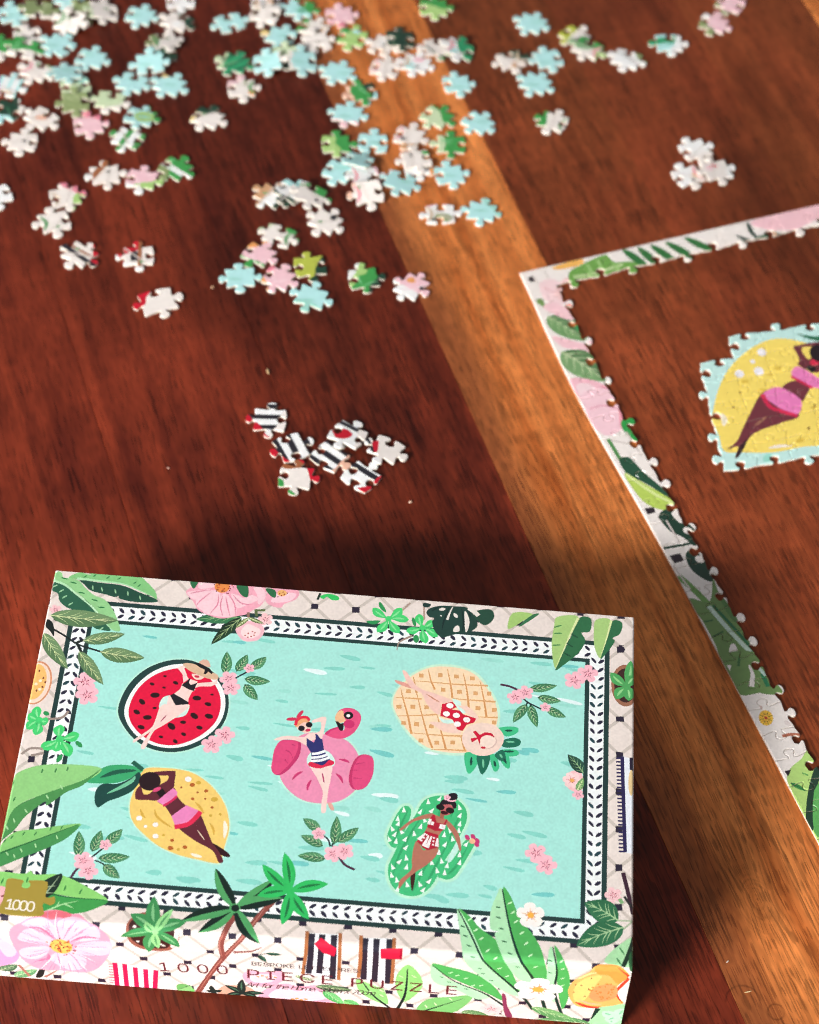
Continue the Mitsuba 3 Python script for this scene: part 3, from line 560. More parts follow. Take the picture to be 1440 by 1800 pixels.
A.B('96594a', "692,2171 700,2086 773,2032 889,2057 952,2122 937,2256 881,2329 764,2326 707,2266"); A.B('f0dcd6', "919,2101 952,2122 937,2256 907,2283", 3); A.B('3c201f', "705,2154 711,2089 774,2044 883,2066 929,2124 908,2253 871,2305 772,2299 719,2241"); A.D('e6dcd2', "732,2118 746,2251 872,2274 859,2262", .9)
A.lobes("836,2132 806,1940 703,2047 982,2064 662,2214 951,2279 795,2356", 3.61, '3d8c52', '7cbc84', None, .9); A.lobes("835,2147 908,2000 846,2309 780,2083", 2.28, '93d38c', '4d9a5c', None, .9)
A.part = 'palm_trees'
TR = '8a4a42'
A.B(TR, "1012,2764 1071,2578 1146,2363 1248,2135 1312,2011 1367,1933 1408,1919 1353,1999 1291,2107 1197,2316 1107,2556 1041,2766", 4); A.S('b57568', "1031,2744 1131,2443 1248,2164 1321,2026 1362,1947", .8, 2)
A.S(TR, "1168,2367 1158,2210 1183,2085 1215,2012", 2.9); A.S('b57568', "1161,2345 1150,2211 1176,2086", .8, 2); A.S(TR, "1219,2282 1303,2260 1360,2208", 2.2, 1)
A.S('2a3a36', "1349,2285 1388,2268", .8); A.leaf("1381,2269 1459,2266", 1.52, '24443a', '3a6450', None); A.leaf("1346,2290 1381,2360", 1.52, '24443a', '3a6450', None)
A.lobes("1212,1969 1089,1756 1388,1789 1443,1894 1352,2169 1044,2123 953,2065", 3.44, '4f9d60', None, '10261f', .9)
A.D('10261f', "1212,1969", 2)
A.lobes("1472,1849 1320,1713 1424,1635 1659,1792 1580,1998 1451,2040 1313,1890", 3.27, '2fba5f', '1b7440', None, .95)
A.part = 'striped_towel'
A.P('f4f3f2', "613,2503 831,2534 811,2768 599,2757")
for s in ("619,2502 618,2754", "667,2506 666,2761", "719,2534 717,2765", "771,2545 767,2766", "823,2547 809,2768"): A.S('d11f52', s, 2.5)
for k in range(9):
    x, y = pp("612,2519")[0] + (pp("605,2756")[0] - pp("612,2519")[0]) * k / 8
    A.S('d11f52', np.array([(x, y), (x - 2.6, y + .2)]), .8)
A.part = 'deck_chairs'
A.P('eef0f4', "1582,2072 1739,2066 1739,2482 1567,2458"); A.P('eef0f4', "1848,2074 2011,2065 2012,2483 1847,2454")
for s in ("1603,2074 1603,2222 1592,2446", "1654,2075 1652,2214 1645,2437", "1712,2072 1715,2203 1712,2487", "1867,2075 1867,2226 1868,2463", "1922,2074 1924,2217 1922,2480", "1986,2070 1987,2206 1990,2487"): A.S('2b2936', s, 3.1)
for s in ("1579,2063 1578,2227 1563,2459", "1742,2059 1745,2198 1743,2490", "1845,2062 1848,2230 1842,2448", "2008,2062 2011,2201 2009,2484"): A.S('a86a42', s, 1.8)
A.P('d01f3f', "1618,2133 1650,2091 1730,2155 1719,2241 1663,2215"); A.P('d01f3f', "1944,2130 2054,2118 2053,2214 1948,2225"); A.P('a5152f', "2041,2123 2054,2118 2053,2214 2041,2211")
A.new('pink_flowers')
A.B('f0a9be', "1259,2521 1295,2468 1359,2472 1452,2448 1474,2522 1417,2611 1330,2634 1280,2604", 4); A.B('f6cfdc', "1295,2507 1359,2495 1431,2498 1403,2574 1316,2589", 4); A.D('d9904c', "1338,2527 1359,2514 1381,2523 1402,2513 1424,2518", .8)
A.B('f0a9be', "1344,2720 1403,2621 1475,2577 1547,2596 1648,2570 1718,2668 1713,2766 1359,2814", 4); A.B('f6cfdc', "1388,2728 1460,2619 1533,2654 1605,2609 1686,2690 1607,2753 1461,2779", 4); A.D('d9904c', "1512,2746 1534,2734 1556,2746 1578,2734", 1.0)
A.leaf("1626,2581 1815,2590", 3.42, '3c5c40', '50734c', 'c4d2a8'); A.leaf("1670,2621 1775,2763", 3.42, '4fae5e', '6cc074', 'b8e0a8'); A.leaf("1774,2707 1856,2765", 3.04, '7fcf78', '6cc074', None); A.leaf("1524,2482 1618,2520", 1.52, '5f7a54')
A.part = 'dark_succulent'
A.B('d8a48e', "1133,2710 1171,2655 1258,2639 1315,2677 1322,2740 1227,2765 1140,2757", 4); A.leaf("993,2775 959,2693", 3.04, '6fbf62', '8fd07c', None)
A.lobes("1257,2727 1258,2568 1167,2648 1370,2707 1169,2768 1330,2755", 2.24, '1d2b28', '4a6f58', None, .8); A.lobes("1111,2730 1098,2668 1152,2710 1071,2729 1118,2777", 1.46, '1d2b28', None, None, .8)
A.leaf("992,2687 928,2755", 4.20, '6fae62', '8fc47c', None)
A.new('banana_leaves')
for s in ("1831,2464 1867,2483 1928,2525 1971,2556 1997,2712 1922,2685 1847,2592",): A.B('8ecb78', s, 4)
A.S('122b28', "1864,2490 1920,2632 2016,2769", 1.6, 3)
A.B('8ecf76', "2082,2265 2134,2332 2162,2431 2156,2523 2103,2646 2066,2659 2030,2520 2035,2375", 4); A.S('122b28', "2083,2313 2084,2470 2076,2617 2044,2768", 1.8, 3)
for s in ("2054,2398 2119,2386 2058,2475 2124,2489 1907,2594 1962,2624 1960,2572",): A.dash('dff0c4', s, 3.2, .8, 40)
A.B('7cbf70', "2143,2767 2191,2626 2309,2575 2422,2547 2349,2729 2248,2777", 4); A.S('122b28', "2172,2768 2255,2692 2381,2578", 1.3, 1)
for s in ("2190,2704 2236,2669 2310,2601",): A.dash('dff0c4', s, 3.6, .8, 60)
A.leaf("2370,2732 2522,2766", 4.50, '4c7a4a', '5f8a58', 'b8cf9c')
LM, GM = 'aee3b4', '4eae59'
A.B(LM, "2202,2238 2284,2378 2397,2459 2503,2535 2441,2578 2327,2487 2216,2421"); A.B(GM, "2201,2231 2291,2253 2422,2307 2523,2428 2574,2570 2486,2501 2358,2411 2268,2337", 4); A.S('12352c', "2202,2246 2322,2402 2472,2504 2582,2628", 1.6, 3)
A.B(LM, "2310,1872 2372,1946 2427,2074 2486,2219 2629,2410 2644,2509 2538,2434 2421,2292 2363,2180 2339,2066 2324,1974"); A.B(GM, "2317,1870 2378,1914 2422,1965 2481,2007 2525,2049 2583,2202 2650,2445 2615,2412 2486,2219 2427,2074 2365,1946", 4); A.S('12352c', "2313,1874 2398,2038 2478,2205 2648,2469 2728,2643", 1.9, 3)
A.B(LM, "2527,1741 2569,1928 2595,2043 2660,2203 2715,2340 2635,2323 2566,2174 2502,2005 2522,1979 2479,1968 2475,1873 2500,1783"); A.B(GM, "2531,1732 2571,1777 2625,1899 2699,1995 2744,2092 2777,2290 2735,2367 2659,2188 2602,2042 2561,1889", 4); A.S('12352c', "2529,1744 2570,1936 2617,2088 2727,2361 2788,2619", 2.0, 3)
A.B(LM, "2783,2038 2811,2161 2825,2374 2829,2548 2783,2382 2767,2120"); A.B(GM, "2797,2031 2842,2098 2883,2240 2897,2456 2877,2611 2851,2496 2824,2297 2813,2132", 4); A.S('12352c', "2790,2039 2818,2206 2824,2437 2882,2691", 1.9, 3)
A.dash('2d6b45', "2511,1846 2515,1903 2533,1963 2549,2032 2579,2095 2621,2195 2341,1968 2356,2019 2377,2071 2399,2136 2438,2242 2779,2119 2785,2227 2255,2367 2294,2415 2384,2477 2456,2293 2504,2362", 2.7, .9, 12)
A.dash('c9efc4', "2569,1817 2587,1867 2604,1917 2635,1977 2658,2033 2681,2097 2711,2179 2406,1982 2436,2026 2470,2089 2511,2132 2535,2225 2577,2302 2835,2118 2844,2178 2850,2277 2855,2353 2298,2313 2332,2338 2376,2361 2416,2432 2455,2425 2375,1926", 3.0, .9, -40)
A.new('white_frangipani')
A.flower("2675,1875", 7.2, 'f7f0ea', 0.2, 5, 'e8b070', 'c2602c', 'f0b04c', .46)
A.new('white_frangipani')
A.flower("2740,2418", 12.5, 'fbf7f4', 0.5, 5, 'e8a070', 'c2602c', 'f0a84c', .42)
A.new('peach')
A.B('f0b465', "2890,2425 2908,2290 2974,2186 3003,2130 3073,2112 3140,2129 3185,2217 3150,2301 3131,2382 3173,2493 3052,2558 2944,2562"); A.B('ee9d4a', "3003,2130 3073,2112 3140,2129 3175,2219 3127,2289 3075,2206 3018,2201", 4); A.B('f1d079', "2915,2421 2931,2309 2993,2228 3041,2220 3013,2341 2979,2488 2932,2513", 4)
A.B('fbf3e4', "3129,2304 3201,2199 3230,2459 3180,2487 3129,2390", 4); A.S('d9472f', "3115,2128 3173,2204 3149,2293 3126,2383 3166,2490", 2.0, 2); A.S('d9472f', "2933,2521 3002,2561 3080,2553", 2.4, 2)
A.part = 'pale_palm'
A.B('a6dfa8', "3025,2706 3046,2572 3120,2527 3174,2501 3231,2555 3251,2714 3030,2754", 3); A.lobes("3147,2635 3078,2599 3180,2548 3212,2688 3137,2735 3103,2692", 3.78, 'bdf0c8', '8ad0a0', None, .9); A.S('16382e', "3053,2571 3028,2697", 3, 1)
A.leaf("3030,2754 2760,2747", 5.00, '58905a', '6aa266', 'c8dcb0'); A.flower("2521,2676", 6, 'f4c8c8'); A.B('8c3a58', "2563,2503 2584,2512 2598,2622 2631,2737 2614,2752 2590,2720", 3)
A.leaf("2719,2616 2962,2734", 4.20, '5f9a5c', '72aa68', 'c8dcb0')
A.part = 'peach_001'
A.B('ee9a62', "2995,2438 3020,2339 3079,2298 3124,2321 3130,2429 3079,2486 3030,2495", 4); A.S('f6dc9a', "2921,2279 2977,2208 3016,2186", 1.6, 2); A.S('f5b9a0', "2951,2493 3005,2524 3069,2523", 1.2, 2)
for k in range(30):
    x, y = pp("3053,2380")[0]; a = rng.uniform(0, 6.28); r = rng.uniform(0, 1) ** .6
    A.D('d98038', [(x + 7 * r * math.cos(a), y + 11 * r * math.sin(a))], .5, .9, 0, 6)
A.D('8a4a2c', "2920,2334 2949,2337 2988,2369 2975,2449 2918,2413 2992,2251", .45, .8, 0, 6)
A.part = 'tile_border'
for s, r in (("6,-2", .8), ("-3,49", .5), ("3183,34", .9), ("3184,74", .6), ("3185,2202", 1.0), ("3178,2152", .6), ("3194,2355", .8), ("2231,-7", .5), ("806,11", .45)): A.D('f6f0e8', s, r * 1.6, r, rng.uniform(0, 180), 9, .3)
A.part = 'lettering'
BR = '66202a'
A.text(BR, '1000', "844,2552 1190,2529", 9.4, .0, 0, .85); A.text(BR, 'PIECE', "1284,2549 1713,2548", 9.6, .02, 0, .92); A.text(BR, 'PUZZLE', "1806,2551 2338,2550", 9.6, .02, 0, .92)
A.text('3a2a2e', 'BESPOKE LETTERPRESS', "1308,2408 1872,2395", 3.9, .05, 0, .95)
A.text('3a2a2e', 'Art for the Home. 50cm x 70cm', "1272,2646 1924,2631", 4.9, .03, 18, .8)

def wrap(q, lift=0.0):
    """unfolded millimetres -> world metres: over the rounded front edge and down the sides"""
    s, t = q[:, 0].copy(), q[:, 1].copy()
    R = 3.6
    drop = np.zeros(len(s))
    ang = np.clip((t - (D_ - R)) / (2 * R), 0, 1) * np.pi / 2
    out = np.where(t < D_ - R, t, np.where(t > D_ + R, D_, D_ - R + R * np.sin(ang)))
    drop = np.where(t > D_ + R, t - D_, np.where(t < D_ - R, 0, R * (1 - np.cos(ang))))
    r = 1.2
    for side in (0, 1):
        d = (s - (W_ - r)) if side else (r - s)
        a = np.clip(d / (2 * r), 0, 1) * np.pi / 2
        e = np.where(d <= 0, 0, np.where(d > 2 * r, r, r * np.sin(a)))
        dz = np.where(d <= 0, 0, np.where(d > 2 * r, d - r, r * (1 - np.cos(a)))) * np.clip(1 - (t - D_ + 2 * R) / (2 * R), 0, 1)
        m = d > 0
        s = np.where(m, (W_ - r + e) if side else (r - e), s)
        drop = np.where(m, np.maximum(drop, dz), drop)
    d = -t
    m = t < 0
    out = np.where(m, 0, out); drop = np.where(m, np.maximum(drop, -t), drop)
    drop = np.minimum(drop, H_)
    # the lid's card is not quite square: it flares a little towards its open edge
    k = drop / H_
    s = s + 2.2 * k * (s / W_) - 0.4 * k
    cb, sb = math.cos(BANG), math.sin(BANG)
    x, y = s / 1e3, -out / 1e3
    return np.stack([BO[0] + x * cb - y * sb, BO[1] + x * sb + y * cb, (H_ - drop + lift) / 1e3], 1)
BO, BANG = [-0.19115, -0.1091], -0.00263
labels['puzzle_box'] = {'label': 'rectangular jigsaw box with a printed swimming pool scene of sunbathers on floats on its lid', 'category': 'box'}
domain = unary_union([sbox(0, -3, W_, D_ + H_), sbox(-4, 0, 0, D_ - 3.6), sbox(W_, 0, W_ + 24, D_ - 3.6)])
bands = [sbox(-9, -9, W_ + 40, 0), sbox(-9, 0, W_ + 40, D_ - 3.6)] + [sbox(-9, D_ - 3.6 + 7.2 * k / 7, W_ + 9, D_ - 3.6 + 7.2 * (k + 1) / 7) for k in range(7)] + [sbox(-9, D_ + 3.6, W_ + 9, D_ + H_ + 1)]
vb = [sbox(-9, -9, 0, 999)] + [sbox(2.4 * k / 4 - 1.2, -9, 2.4 * (k + 1) / 4 - 1.2, 999) for k in range(4)] + [sbox(1.2, -9, W_ - 1.2, 999)] + [sbox(W_ - 1.2 + 2.4 * k / 4, -9, W_ - 1.2 + 2.4 * (k + 1) / 4, 999) for k in range(4)] + [sbox(W_ + 1.2, -9, W_ + 40, 999)]
sinks = {}
vb = [sbox(-9, -9, -1.2, 999)] + vb[1:]
def cells(g):
    """the pieces of g between the fold lines"""
    x0, y0, x1, y1 = g.bounds
    if 1.2 < x0 and x1 < W_ - 1.2 and 0 < y0 and y1 < D_ - 3.6: return [g]
    out = []
    for b in bands:
        bb = b.bounds
        if bb[1] > y1 or bb[3] < y0: continue
        h = g.intersection(b)
        for v in vb:
            wv = v.bounds
            if wv[0] > x1 or wv[2] < x0: continue
            out += polys(h.intersection(v))
    return out
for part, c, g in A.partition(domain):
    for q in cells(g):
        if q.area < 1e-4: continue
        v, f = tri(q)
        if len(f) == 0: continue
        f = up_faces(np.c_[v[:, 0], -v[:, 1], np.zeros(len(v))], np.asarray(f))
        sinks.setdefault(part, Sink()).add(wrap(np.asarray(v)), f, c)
PART_LABEL = {'lettering': 'brown printed words 1000 PIECE PUZZLE on the front side', 'watermelon_float': 'round red watermelon swim ring print', 'flamingo_float': 'pink flamingo swim ring print',
              'lemon_float': 'yellow lemon swim float print', 'pineapple_float': 'cream pineapple swim float print', 'cactus_float': 'green cactus swim float print', 'pool': 'pale turquoise printed pool water',
              'palm_trees': 'printed palm trees with bent brown trunks', 'deck_chairs': 'two printed black and white striped deck chairs with red cushions', 'striped_towel': 'printed red and white striped towel'}
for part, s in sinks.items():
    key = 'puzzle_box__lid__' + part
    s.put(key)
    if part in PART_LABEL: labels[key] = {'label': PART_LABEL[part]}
# the card walls under the printed paper
def carton():
    i = 0.25
    ring = lambda z, o: [(s, t, z) for s, t in ((o, o), (W_ - o, o), (W_ - o, D_ - o), (o, D_ - o))]
    top, bot = 0.3, H_ - 0.6
    P0 = wrap(np.array([(1.3, 1.3), (W_ - 1.3, 1.3), (W_ - 1.3, D_ - 3.7), (1.3, D_ - 3.7)])); P0[:, 2] -= 0.0003
    cb, sb = math.cos(BANG), math.sin(BANG)
    def pt(x, y, z): return (BO[0] + (x * cb + y * sb) / 1e3, BO[1] + (x * sb - y * cb) / 1e3, z / 1e3)
    mids = [pt(i, i, H_ - 2.0), pt(W_ - i, i, H_ - 2.0), pt(W_ - i, D_ - i, H_ - 4.4), pt(i, D_ - i, H_ - 4.4)]
    low = [pt(i, i, 0.4), pt(W_ + 1.4, i, 0.4), pt(W_ + 1.4, D_ - i, 0.4), pt(i - .3, D_ - i, 0.4)]
    v = np.vstack([P0, mids, low])
    f = []
    for a, b in ((0, 4), (4, 8)):
        for k in range(4):
            k2 = (k + 1) % 4
            f += [(a + k, b + k, b + k2), (a + k, b + k2, a + k2)]
    f += [(8, 9, 10), (8, 10, 11), (0, 2, 1), (0, 3, 2)]
    return v, np.array(f)
v, f = carton(); put('puzzle_box__lid__card_walls', v, f, col('ddd3c8'))
# gold foil jigsaw sticker with its number
def cut(points, lift, key, c, bsdf):
    s = Sink()
    for g in points:
        for q in cells(g):
            v, f = tri(q)
            if len(f): s.add(wrap(np.asarray(v), lift), up_faces(np.c_[v[:, 0], -v[:, 1], np.zeros(len(v))], np.asarray(f)), c)
    s.put(key, bsdf)
gold = Polygon(spline(pp("73,1910 141,1910 153,1920 146,1943 162,1955 182,1951 190,1933 179,1918 184,1910 271,1910 273,1989 297,1995 318,1988 325,2021 304,2037 273,2028 268,2045 269,2102 68,2105 69,2030 70,1966"), True, 3))
cut([gold], 0.12, 'puzzle_box__gold_sticker', 0, 'gold_foil')
labels['puzzle_box__gold_sticker'] = {'label': 'gold foil jigsaw-shaped sticker reading 1000'}
N1 = Art(); N1.text('f2ead8', '1000', "88,2077 230,2081", 5.6, .06, 0, 1.0)
cut([g for _, _, g in N1.items], 0.2, 'puzzle_box__gold_sticker__number', N1.items[0][1], 'printed_card')

# ------------------------------------------------------------------ the wooden table
PLANK_W = 0.0905
e_b = np.array([-GS, GC]); e_a = np.array([GC, GS])
PLANK_EDGE = float((np.array([float(x) for x in "609,133".split(',')]) / 1e4) @ e_b)       # left edge of the pale plank
def at_table(s):
    q = pp(s)[0] / 1e3
    return float(q @ e_a), float(q @ e_b)
KNOT = at_table("2013,-2437")
RINGS = []
for s, r, w, k in (("2088,-3083", 0.0042, 0.0005, 3.0), ("1919,-3040", 0.0088, 0.0006, 9.0)):
    x, y = pp(s)[0] / 1e3
    RINGS.append((float(x), float(y), r, w, k))
labels['wooden_table'] = {'label': 'reddish brown table top of dark and one paler varnished hardwood planks under the puzzle', 'category': 'table'}
def plank(k, tone):
    g = 0.00004
    left = lambda i: PLANK_EDGE + (i * 0.112 if i <= 0 else PLANK_W + (i - 1) * 0.0927)
    b0, b1 = left(k) + g, left(k + 1) - g
    a0, a1, c = -0.95, 0.95, 0.0003
    q = lambda a, b, z: np.array([*(e_a * a + e_b * b), z])
    prof = [(b0, -0.03), (b0, -c), (b0 + c * .6, 0), (b1 - c * .6, 0), (b1, -c), (b1, -0.03)]
    v = np.array([q(a, b, z) for a in (a0, a1) for b, z in prof]); n = len(prof)
    f = []
    for i in range(n):
        j = (i + 1) % n
        f += [(i, j, n + j), (i, n + j, n + i)]
    for i in range(1, n - 1): f += [(0, i + 1, i), (n, n + i, n + i + 1)]
    key = number('wooden_table__plank')
    uv = np.stack([np.full(len(v), tone), np.full(len(v), ((k * 7) % 16) / 16.0)], 1)
    scene[key] = mikit.ply((v, np.array(f)), 'varnished_wood', smooth=False, uv=uv)
    return key
for k in range(-5, 7):
    key = plank(k, 1.0 if k in (0, 4) else (0.16 if k in (1, 3) else 0.11 if k > 0 else 0.02))
    if k in (0, 4): labels[key] = {'label': 'paler orange brown plank' if k == 0 else 'pale plank at the far right corner'}

# ------------------------------------------------------------------ jigsaw pieces
TH = 1.75                        # card thickness, millimetres
SIDE = np.array([(0, 0), (.08, .004), (.22, -.028), (.34, -.048), (.405, -.022), (.412, .035), (.362, .09), (.325, .165), (.35, .24), (.425, .292), (.51, .302), (.60, .285), (.668, .225), (.668, .15), (.62, .085), (.585, .03), (.598, -.022), (.66, -.048), (.78, -.028), (.92, .004), (1, 0)])
def edge(p, q, sign, r=None, n=3):
    """points from p to q (q left out) with a knob to the left (+1) or the right (-1); 0 is straight"""
    p, q = np.asarray(p, float), np.asarray(q, float)
    if sign == 0: return np.array([p])
    r = r or rng
    L = np.linalg.norm(q - p); ax = (q - p) / L; nr = np.array([-ax[1], ax[0]])
    sc = 17.5 / L if L > 19 else 1.0
    sh = SIDE.copy()
    off, hh, ww = r.uniform(-.05, .05), r.uniform(.90, 1.08), r.uniform(.93, 1.1)
    w = np.clip(1 - np.abs(sh[:, 0] - .5) / .5, 0, 1) ** .4
    sh[:, 0] = .5 + (sh[:, 0] - .5) * np.where(np.abs(sh[:, 0] - .5) < .2, sc * ww, 1) + off * w
    sh[:, 1] *= hh * sc; sh[:, 1] += r.uniform(-.015, .015) * np.sin(np.pi * sh[:, 0])
    c = spline(sh, False, n)[:-1]
    return p + np.outer(c[:, 0] * L, ax) + np.outer(c[:, 1] * L * sign, nr)
def piece_outline(w, h, tabs, r):
    """tabs: bottom, right, top, left: t knob, b hollow, f flat edge"""
    j = lambda: r.uniform(-.6, .6, 2)
    c = [np.array([-w / 2, -h / 2]) + j(), np.array([w / 2, -h / 2]) + j(), np.array([w / 2, h / 2]) + j(), np.array([-w / 2, h / 2]) + j()]
    sg = {'t': -1, 'b': 1, 'f': 0}
    g = clean(Polygon(np.vstack([edge(c[i], c[(i + 1) % 4], sg[tabs[i]], r) for i in range(4)])))
    return max(polys(g.buffer(-.9).buffer(.9).simplify(.04)), key=lambda q: q.area)
CARD = 'e2dacb'
def card_mesh(sink, outline, layers, to3, back=CARD, rim=0.34):
    """one die-cut piece: bevelled printed top, card sides. layers: [(palette number, polygon)] covering it"""
    outline = max(polys(outline), key=lambda g: g.area)
    inner = outline.buffer(-rim, join_style=1)
    ring = LineString(list(outline.exterior.coords))
    def height(v):
        d = shapely.distance(shapely.points(v), ring)
        return TH - 0.42 * np.clip(1 - d / rim, 0, 1) ** 2
    for c, g in layers:
        for region in (inner, outline.difference(inner)):
            for q in polys(g.intersection(region)):
                if q.area < 1e-3: continue
                v, f = tri(q)
                if len(f) == 0: continue
                v = np.asarray(v); v3 = np.c_[v, height(v)]
                sink.add(to3(v3), up_faces(v3, np.asarray(f)), c)
    xy = np.array(outline.exterior.coords)[:-1]
    if outline.exterior.is_ccw is False: xy = xy[::-1]
    n = len(xy); i = np.arange(n); k = (i + 1) % n
    v3 = np.vstack([np.c_[xy, np.zeros(n)], np.c_[xy, np.full(n, TH - 0.42)]])
    f = np.vstack([np.stack([i, k, n + k], 1), np.stack([i, n + k, n + i], 1)])
    sink.add(to3(v3), f, col(back))
def flat(v3): return v3 / 1e3

# --- the assembled edge of the puzzle
PO, PANG, PU, PV, OFF = np.array([57.8, 204.5]), 0.40754, np.float64(20.36), 17.5, np.float64(139.72)
u_, v_ = np.array([math.cos(PANG), math.sin(PANG)]), np.array([math.sin(PANG), -math.cos(PANG)])
BE = Art(); BE.part = 'x'
BE.add('f0e8e3', sbox(-400, -700, 700, 700))
def sq(s, c='2a2028'):
    BE.P(c, s)
# left side of the border, from the corner down
BE.leaf("784,1677 1035,1489", 8.50, '4d7a4a', '6f9a62', 'bcd0a0'); BE.B('f2c4cc', "823,1513 1015,1468 1097,1496 1167,1301 1141,1189 1030,1396 893,1418", 4)
BE.S('3fa25a', "964,1649 1035,1508", 3.40); BE.D('e8b878', "1005,1654", 3.40); BE.D('d84030', "924,1777", 2.55); BE.D('2a2028', "678,2000", 2.55)
BE.leaf("883,1380 1168,1156", 11.05, '587f52', '79a06c', 'c4d4a8'); BE.B('f3bcc8', "939,1150 1114,1150 1250,1021 1304,798 1118,744 1022,962", 4); BE.B('f6d8de', "980,1100 1088,1112 1170,942 1118,831 1050,930", 4)
BE.B('e890a4', "1141,1117 1209,1071 1250,968 1183,1014", 3)
BE.B('f5ccd6', "1013,1026 1154,1099 1254,1022 1292,868 1255,750 1158,712 1081,831", 4); BE.B('ee9cac', "1243,1021 1276,952 1293,868 1265,779 1254,892", 3); BE.S('e8a8b8', "1069,916 1156,954 1243,934", 1.49)
BE.B('2f9a48', "1265,808 1298,882 1352,881 1357,803 1374,692 1314,714", 3)
BE.S('4d8a4a', "1185,686 1256,540 1310,421", 2.48); BE.B('24503a', "1256,533 1320,546 1405,444 1574,270 1542,254 1458,326 1299,427", 4); BE.B('b6cf5e', "1288,419 1395,361 1605,219 1594,165 1510,156 1415,200 1342,301", 4); BE.S('d8e69a', "1299,413 1458,286 1600,205", 1.86)
BE.B('1c3c2e', "1499,101 1531,158 1584,164 1677,66 1723,4 1716,-101 1644,-43 1561,1", 4); BE.B('f0e8e3', "1573,136 1626,161 1656,91 1625,67", 3); BE.S('1c3c2e', "1524,-136 1623,-104 1706,-76", 1.86); BE.B('1c3c2e', "1658,-159 1726,-113 1766,-201 1816,-299 1804,-358 1723,-315 1673,-249", 4)
BE.D('f0e8e3', "1671,12 1740,-197", 2.48, 3, 60); BE.D('f0e8e3', "1767,-149 1826,-291", 3.10)
sq("1410,157 1468,172 1478,133 1431,111"); sq("1560,-189 1622,-163 1647,-212 1590,-244"); BE.S('6f9a52', "1610,-332 1701,-425 1781,-519", 4)
BE.B('6f8f54', "1669,-492 1791,-505 1815,-337 1854,-448 1942,-591 1980,-686 2074,-886 2158,-1046 1927,-1140 1825,-824 1748,-647", 4); BE.B('567d46', "1844,-449 1903,-507 1961,-639 1911,-606", 3); BE.S('c6dccd', "1786,-537 1909,-706 2064,-893", 2.79); BE.S('2c6b45', "1811,-528 1939,-690 2079,-885", 1.86)
BE.S('3d6b3c', "1758,-652 1809,-635", 1.24); BE.S('3d6b3c', "1807,-753 1868,-710", 1.24); BE.S('3d6b3c', "1942,-947 1974,-871", 1.24); BE.D('f0e8e3', "1923,-849", 2.48, 6); BE.S('f0e8e3', "2007,-941 2029,-1035", 3.10); BE.P('f0e8e3', "1878,-941 1907,-974 1920,-1045 1900,-1023")
BE.B('6f8f54', "1848,-874 2048,-838 2111,-981 2195,-1087 2160,-1123 2059,-1116 2041,-1053 1932,-1072 1873,-971", 4); BE.P('f0e8e3', "1881,-946 1908,-943 1900,-985"); BE.S('f0e8e3', "2010,-933 2029,-997 2019,-1080", 3.50, 3); BE.S('2c7a50', "2084,-984 2115,-1071", 2.50); BE.S('bcd8cc', "2065,-944 2104,-998", 2.00); BE.S('3d6b3c', "1957,-880 1949,-947", 1.50)
BE.D('f2c648', "2095,-1286", 3.70, 4.8, 0, 16, .1)
for k in range(16):
    x, y = pp("2095,-1286")[0]; a = 6.28 * k / 16
    BE.S('4a3c24' if k % 2 else 'd8862c', np.array([(x + 1.5 * math.cos(a), y + 2 * math.sin(a)), (x + 4.6 * math.cos(a), y + 5.4 * math.sin(a))]), .6, 1)
BE.D('b8442c', "2095,-1286", 1.10); BE.S('e2b8b0', "2066,-1205 2078,-1243", 1.00, 1); BE.S('dcd0cc', "2200,-1296 2232,-1325", 3.00, 2); BE.S('b06a52', "2183,-1400 2230,-1384 2290,-1382", 2.00)
BE.B('b4d87c', "2198,-1686 2221,-1607 2283,-1540 2326,-1473 2399,-1466 2458,-1616 2391,-2148 2304,-2082 2233,-1790", 4); BE.S('22402f', "2395,-1545 2349,-1688 2323,-1819 2308,-1993", 4.50); BE.B('5fae5c', "2346,-1741 2414,-1697 2398,-2000 2333,-2005", 3); BE.leaf("2217,-1704 2303,-1749", 1.30, '3d8a48', None, None); BE.P('2a2028', "2187,-1630 2224,-1615 2212,-1647 2205,-1663"); BE.S('4d9a50', "2285,-1632 2318,-1645", 0.80)
for s in ("1298,754 1395,568", "1201,674 1374,649", "1541,79 1623,-85", "1580,-258 1680,-427", "685,2020 772,1875", "753,2086 856,1884"): BE.S('d2c6c0', s, 1.2)
BE.B('f3d3d6', "728,1967 811,2015 896,1947 926,1835 844,1788 760,1836", 4); BE.S('e0a8ac', "757,1931 884,1868", 1.2, 1); BE.B('f4c9d0', "748,1758 830,1805 914,1757 957,1667 874,1677", 4)
BE.leaf("718,1831 761,1760", 2.4, '7a9a5a', None, None)
# far side of the border, from the corner to the right
BE.B('efb45c', "808,2121 990,2220 1004,2172 865,2108", 3); BE.B('f3c9c9', "841,1940 908,2045 952,1972 912,1833 828,1862", 3)
BE.B('6ea24c', "915,2075 1004,2172 1158,2278 1215,2215 1328,2232 1526,2201 1328,2091 1147,2022 966,1945", 4); BE.S('c4d8a0', "950,2049 1104,2105 1272,2202", 2.04)
for s in ("1102,2223 1131,2147 1104,2066", "1033,2176 1062,2110 1035,2000", "1201,2194 1244,2150 1216,2079"): BE.S('9cc47a', s, 2)
for s in ("1271,2340 1441,2191", "1371,2371 1526,2201", "1456,2401 1639,2252", "1556,2442 1767,2296", "1684,2496 1896,2380"): BE.S('2f7038', s, 6.4, 2)
BE.S('16382e', "2028,2555 2099,2522 2184,2512", 3.40, 2); BE.S('16382e', "2111,2696 2137,2597 2185,2532", 3.40, 2); BE.S('2f5a44', "2098,2472 2215,2566 2345,2611", 3.40, 2)
